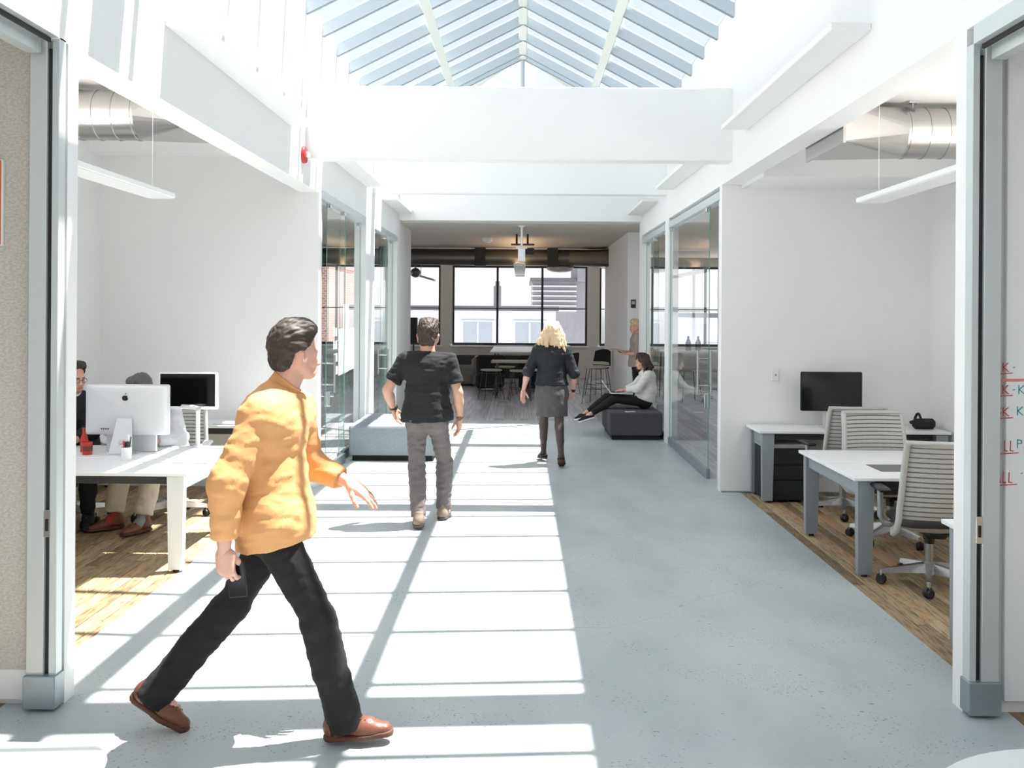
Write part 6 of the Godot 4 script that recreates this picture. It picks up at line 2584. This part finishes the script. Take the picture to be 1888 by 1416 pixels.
	# --- man standing behind her, half hidden by the post
	J = {
		"pel": V(2.145, 0.93, 16.95), "waist": V(2.145, 1.10, 16.95), "chest": V(2.145, 1.29, 16.95), "neck": V(2.125, 1.455, 16.95), "head": V(2.110, 1.53, 16.95),
		"fwd": Vector3(-1, 0, 0.1).normalized(), "face": Vector3(-1, -0.2, 0.3), "crown": Vector3(-0.05, 1, 0),
		"S": [V(2.125, 1.39, 16.77), V(2.145, 1.39, 17.13)], "E": [V(2.145, 1.10, 16.73), V(2.165, 1.10, 17.17)], "W": [V(1.925, 1.10, 16.85), V(1.945, 1.10, 17.05)],
		"HD": [Vector3(-1, 0.05, -0.2), Vector3(-1, 0.05, 0.2)], "HN": [Vector3(0, 1, 0), Vector3(0, 1, 0)], "hand": [RELAXED, RELAXED],
		"H": [V(2.145, 0.90, 16.86), V(2.145, 0.90, 17.04)], "K": [V(2.115, 0.50, 16.85), V(2.145, 0.50, 17.05)], "A": [V(2.135, 0.09, 16.85), V(2.165, 0.09, 17.06)],
		"T": [Vector3(-1, 0, 0.15), Vector3(-1, 0, -0.15)],
	}
	p = person("man in a taupe sweater standing half hidden behind the right post", V(2.125, 0, 16.95))
	body(p, J, fair, Color(0.2, 0.12, 0.06), 0.018)
	top_garment(p, "sweater", J, M.taupe_knit, 1.35, V(2.125, 0.86, 16.95), 0.022, 0.017, folds, 0.010, 1.0, 0.03)
	trousers(p, J, M.black_trousers, 0.01, 0.017, folds, 0.008)
	shoes(p, J, M.leather_brown, M.leather_sole)
	short_hair(p, J, M.hair_blond, 0.014, 0.125, 9)
	b = MB.new()
	b.bev(V(1.825, 1.155, 16.95), Vector3(0.34, 0.02, 0.25), 0.004, Basis(Vector3(0, 0, 1), -0.10))
	tag(put("notebook", b, M.plank_2), "thin pale notebook held flat by the half-hidden standing man", "notebook")
	# --- man bent over the left desk
	var fore := Vector3(0, 0, 1)
	J = {
		"pel": V(-3.16, 0.575, 8.20), "waist": V(-3.17, 0.73, 8.19), "chest": V(-3.19, 0.91, 8.05), "neck": V(-3.22, 1.06, 7.93), "head": V(-3.235, 1.115, 7.87),
		"fwd": Vector3(0, -0.35, 1).normalized(), "face": Vector3(-0.30, -0.55, 0.78), "crown": Vector3(0.05, 0.80, 0.55),
		"S": [V(-3.01, 0.98, 7.98), V(-3.39, 0.98, 7.99)], "E": [V(-2.90, 0.76, 7.84), V(-3.45, 0.78, 7.75)], "W": [V(-3.05, 0.745, 7.63), V(-3.41, 1.00, 7.66)],
		"HD": [Vector3(-0.7, 0, 0.7), Vector3(0.35, 0.9, -0.2)], "HN": [Vector3(0, -1, 0), Vector3(0.8, -0.3, -0.5)], "hand": [RELAXED, RELAXED],
		"H": [V(-3.07, 0.565, 8.16), V(-3.25, 0.565, 8.16)], "K": [V(-3.08, 0.525, 7.74), V(-3.38, 0.525, 7.80)], "A": [V(-3.13, 0.095, 7.63), V(-3.41, 0.095, 7.74)],
		"T": [Vector3(-0.45, 0, 0.9), Vector3(-0.75, 0, 0.65)],
	}
	p = person("grey-haired man in beige trousers bent over the desk behind the silver computer", V(-3.16, 0, 8.2))
	body(p, J, fair, Color(0.1, 0.1, 0.1), 0.016)
	top_garment(p, "shirt", J, M.pale_shirt, 1.8, V(-3.16, 0.60, 8.2), 0.022, 0.015, folds, 0.012, 1.0, 0.026)
	trousers(p, J, M.beige_trousers, 0.012, 0.014, folds, 0.010, 0.88, 1.0, 0.02)
	shoes(p, J, M.leather_brown, M.leather_sole)
	short_hair(p, J, M.hair_grey, 0.016, 0.12, 4)
	socks(p, J, [M.ottoman_blue, M.sock_red])
	# --- man at the left edge with glasses
	J = {
		"pel": V(-3.915, 0.575, 8.08), "waist": V(-3.915, 0.74, 8.07), "chest": V(-3.900, 0.95, 8.0), "neck": V(-3.860, 1.12, 7.94), "head": V(-3.840, 1.195, 7.92),
		"fwd": Vector3(0.55, 0, 0.83).normalized(), "face": Vector3(0.85, -0.12, 0.52), "crown": Vector3(0.1, 1, 0.1),
		"S": [V(-3.730, 1.04, 8.06), V(-4.035, 1.04, 7.88)], "E": [V(-3.690, 0.80, 7.93), V(-4.015, 0.79, 7.72)], "W": [V(-3.72, 0.745, 7.66), V(-3.835, 0.745, 7.60)],
		"HD": [Vector3(-0.1, 0, 1), Vector3(0.4, 0, 0.9)], "HN": [Vector3(0, -1, 0), Vector3(0, -1, 0)], "hand": [RELAXED, RELAXED],
		"H": [V(-3.835, 0.565, 8.08), V(-3.985, 0.565, 8.0)], "K": [V(-3.635, 0.545, 7.76), V(-3.815, 0.545, 7.66)], "A": [V(-3.655, 0.095, 7.80), V(-3.845, 0.095, 7.68)],
		"T": [Vector3(0.3, 0, 0.9), Vector3(0.3, 0, 0.9)],
	}
	p = person("man in glasses and a dark jacket sitting at the left desk's far end", V(-3.915, 0, 8.08))
	body(p, J, fair, Color(0.05, 0.03, 0.02), 0.016)
	var jk := top_garment(p, "jacket", J, M.black_matte, 1.8, V(-3.915, 0.60, 8.08), 0.03, 0.016, folds, 0.012, 1.0, 0.03)
	collar(jk, J, M.pale_shirt, 0.04)
	trousers(p, J, M.black_trousers, 0.01, 0.016, folds, 0.008, 0.94)
	shoes(p, J, M.black_matte, M.black_plastic)
	socks(p, J, [M.black_matte, M.black_matte])
	short_hair(p, J, M.hair_dark, 0.016, 0.125, 6)
	var fz: Vector3 = (J.face as Vector3).normalized()
	var cy: Vector3 = ((J.crown as Vector3) - fz * fz.dot(J.crown)).normalized()
	var hb := Transform3D(Basis(cy.cross(fz), cy, fz), J.head)
	b = MB.new()
	for s in [-1.0, 1.0]:
		var ring := []
		for q in 17:
			var t := TAU * q / 16.0
			ring.append(hb * Vector3(s * 0.032 + cos(t) * 0.022, 0.053 + sin(t) * 0.018, 0.104))
		b.tube(ring, 0.0018, 5)
		b.tube([hb * Vector3(s * 0.054, 0.056, 0.102), hb * Vector3(s * 0.078, 0.058, 0.04), hb * Vector3(s * 0.080, 0.052, -0.01)], 0.0016, 5)
	b.tube([hb * Vector3(-0.011, 0.056, 0.107), hb * Vector3(0.011, 0.056, 0.107)], 0.0016, 5)
	put("glasses", b, M.black_plastic, p)
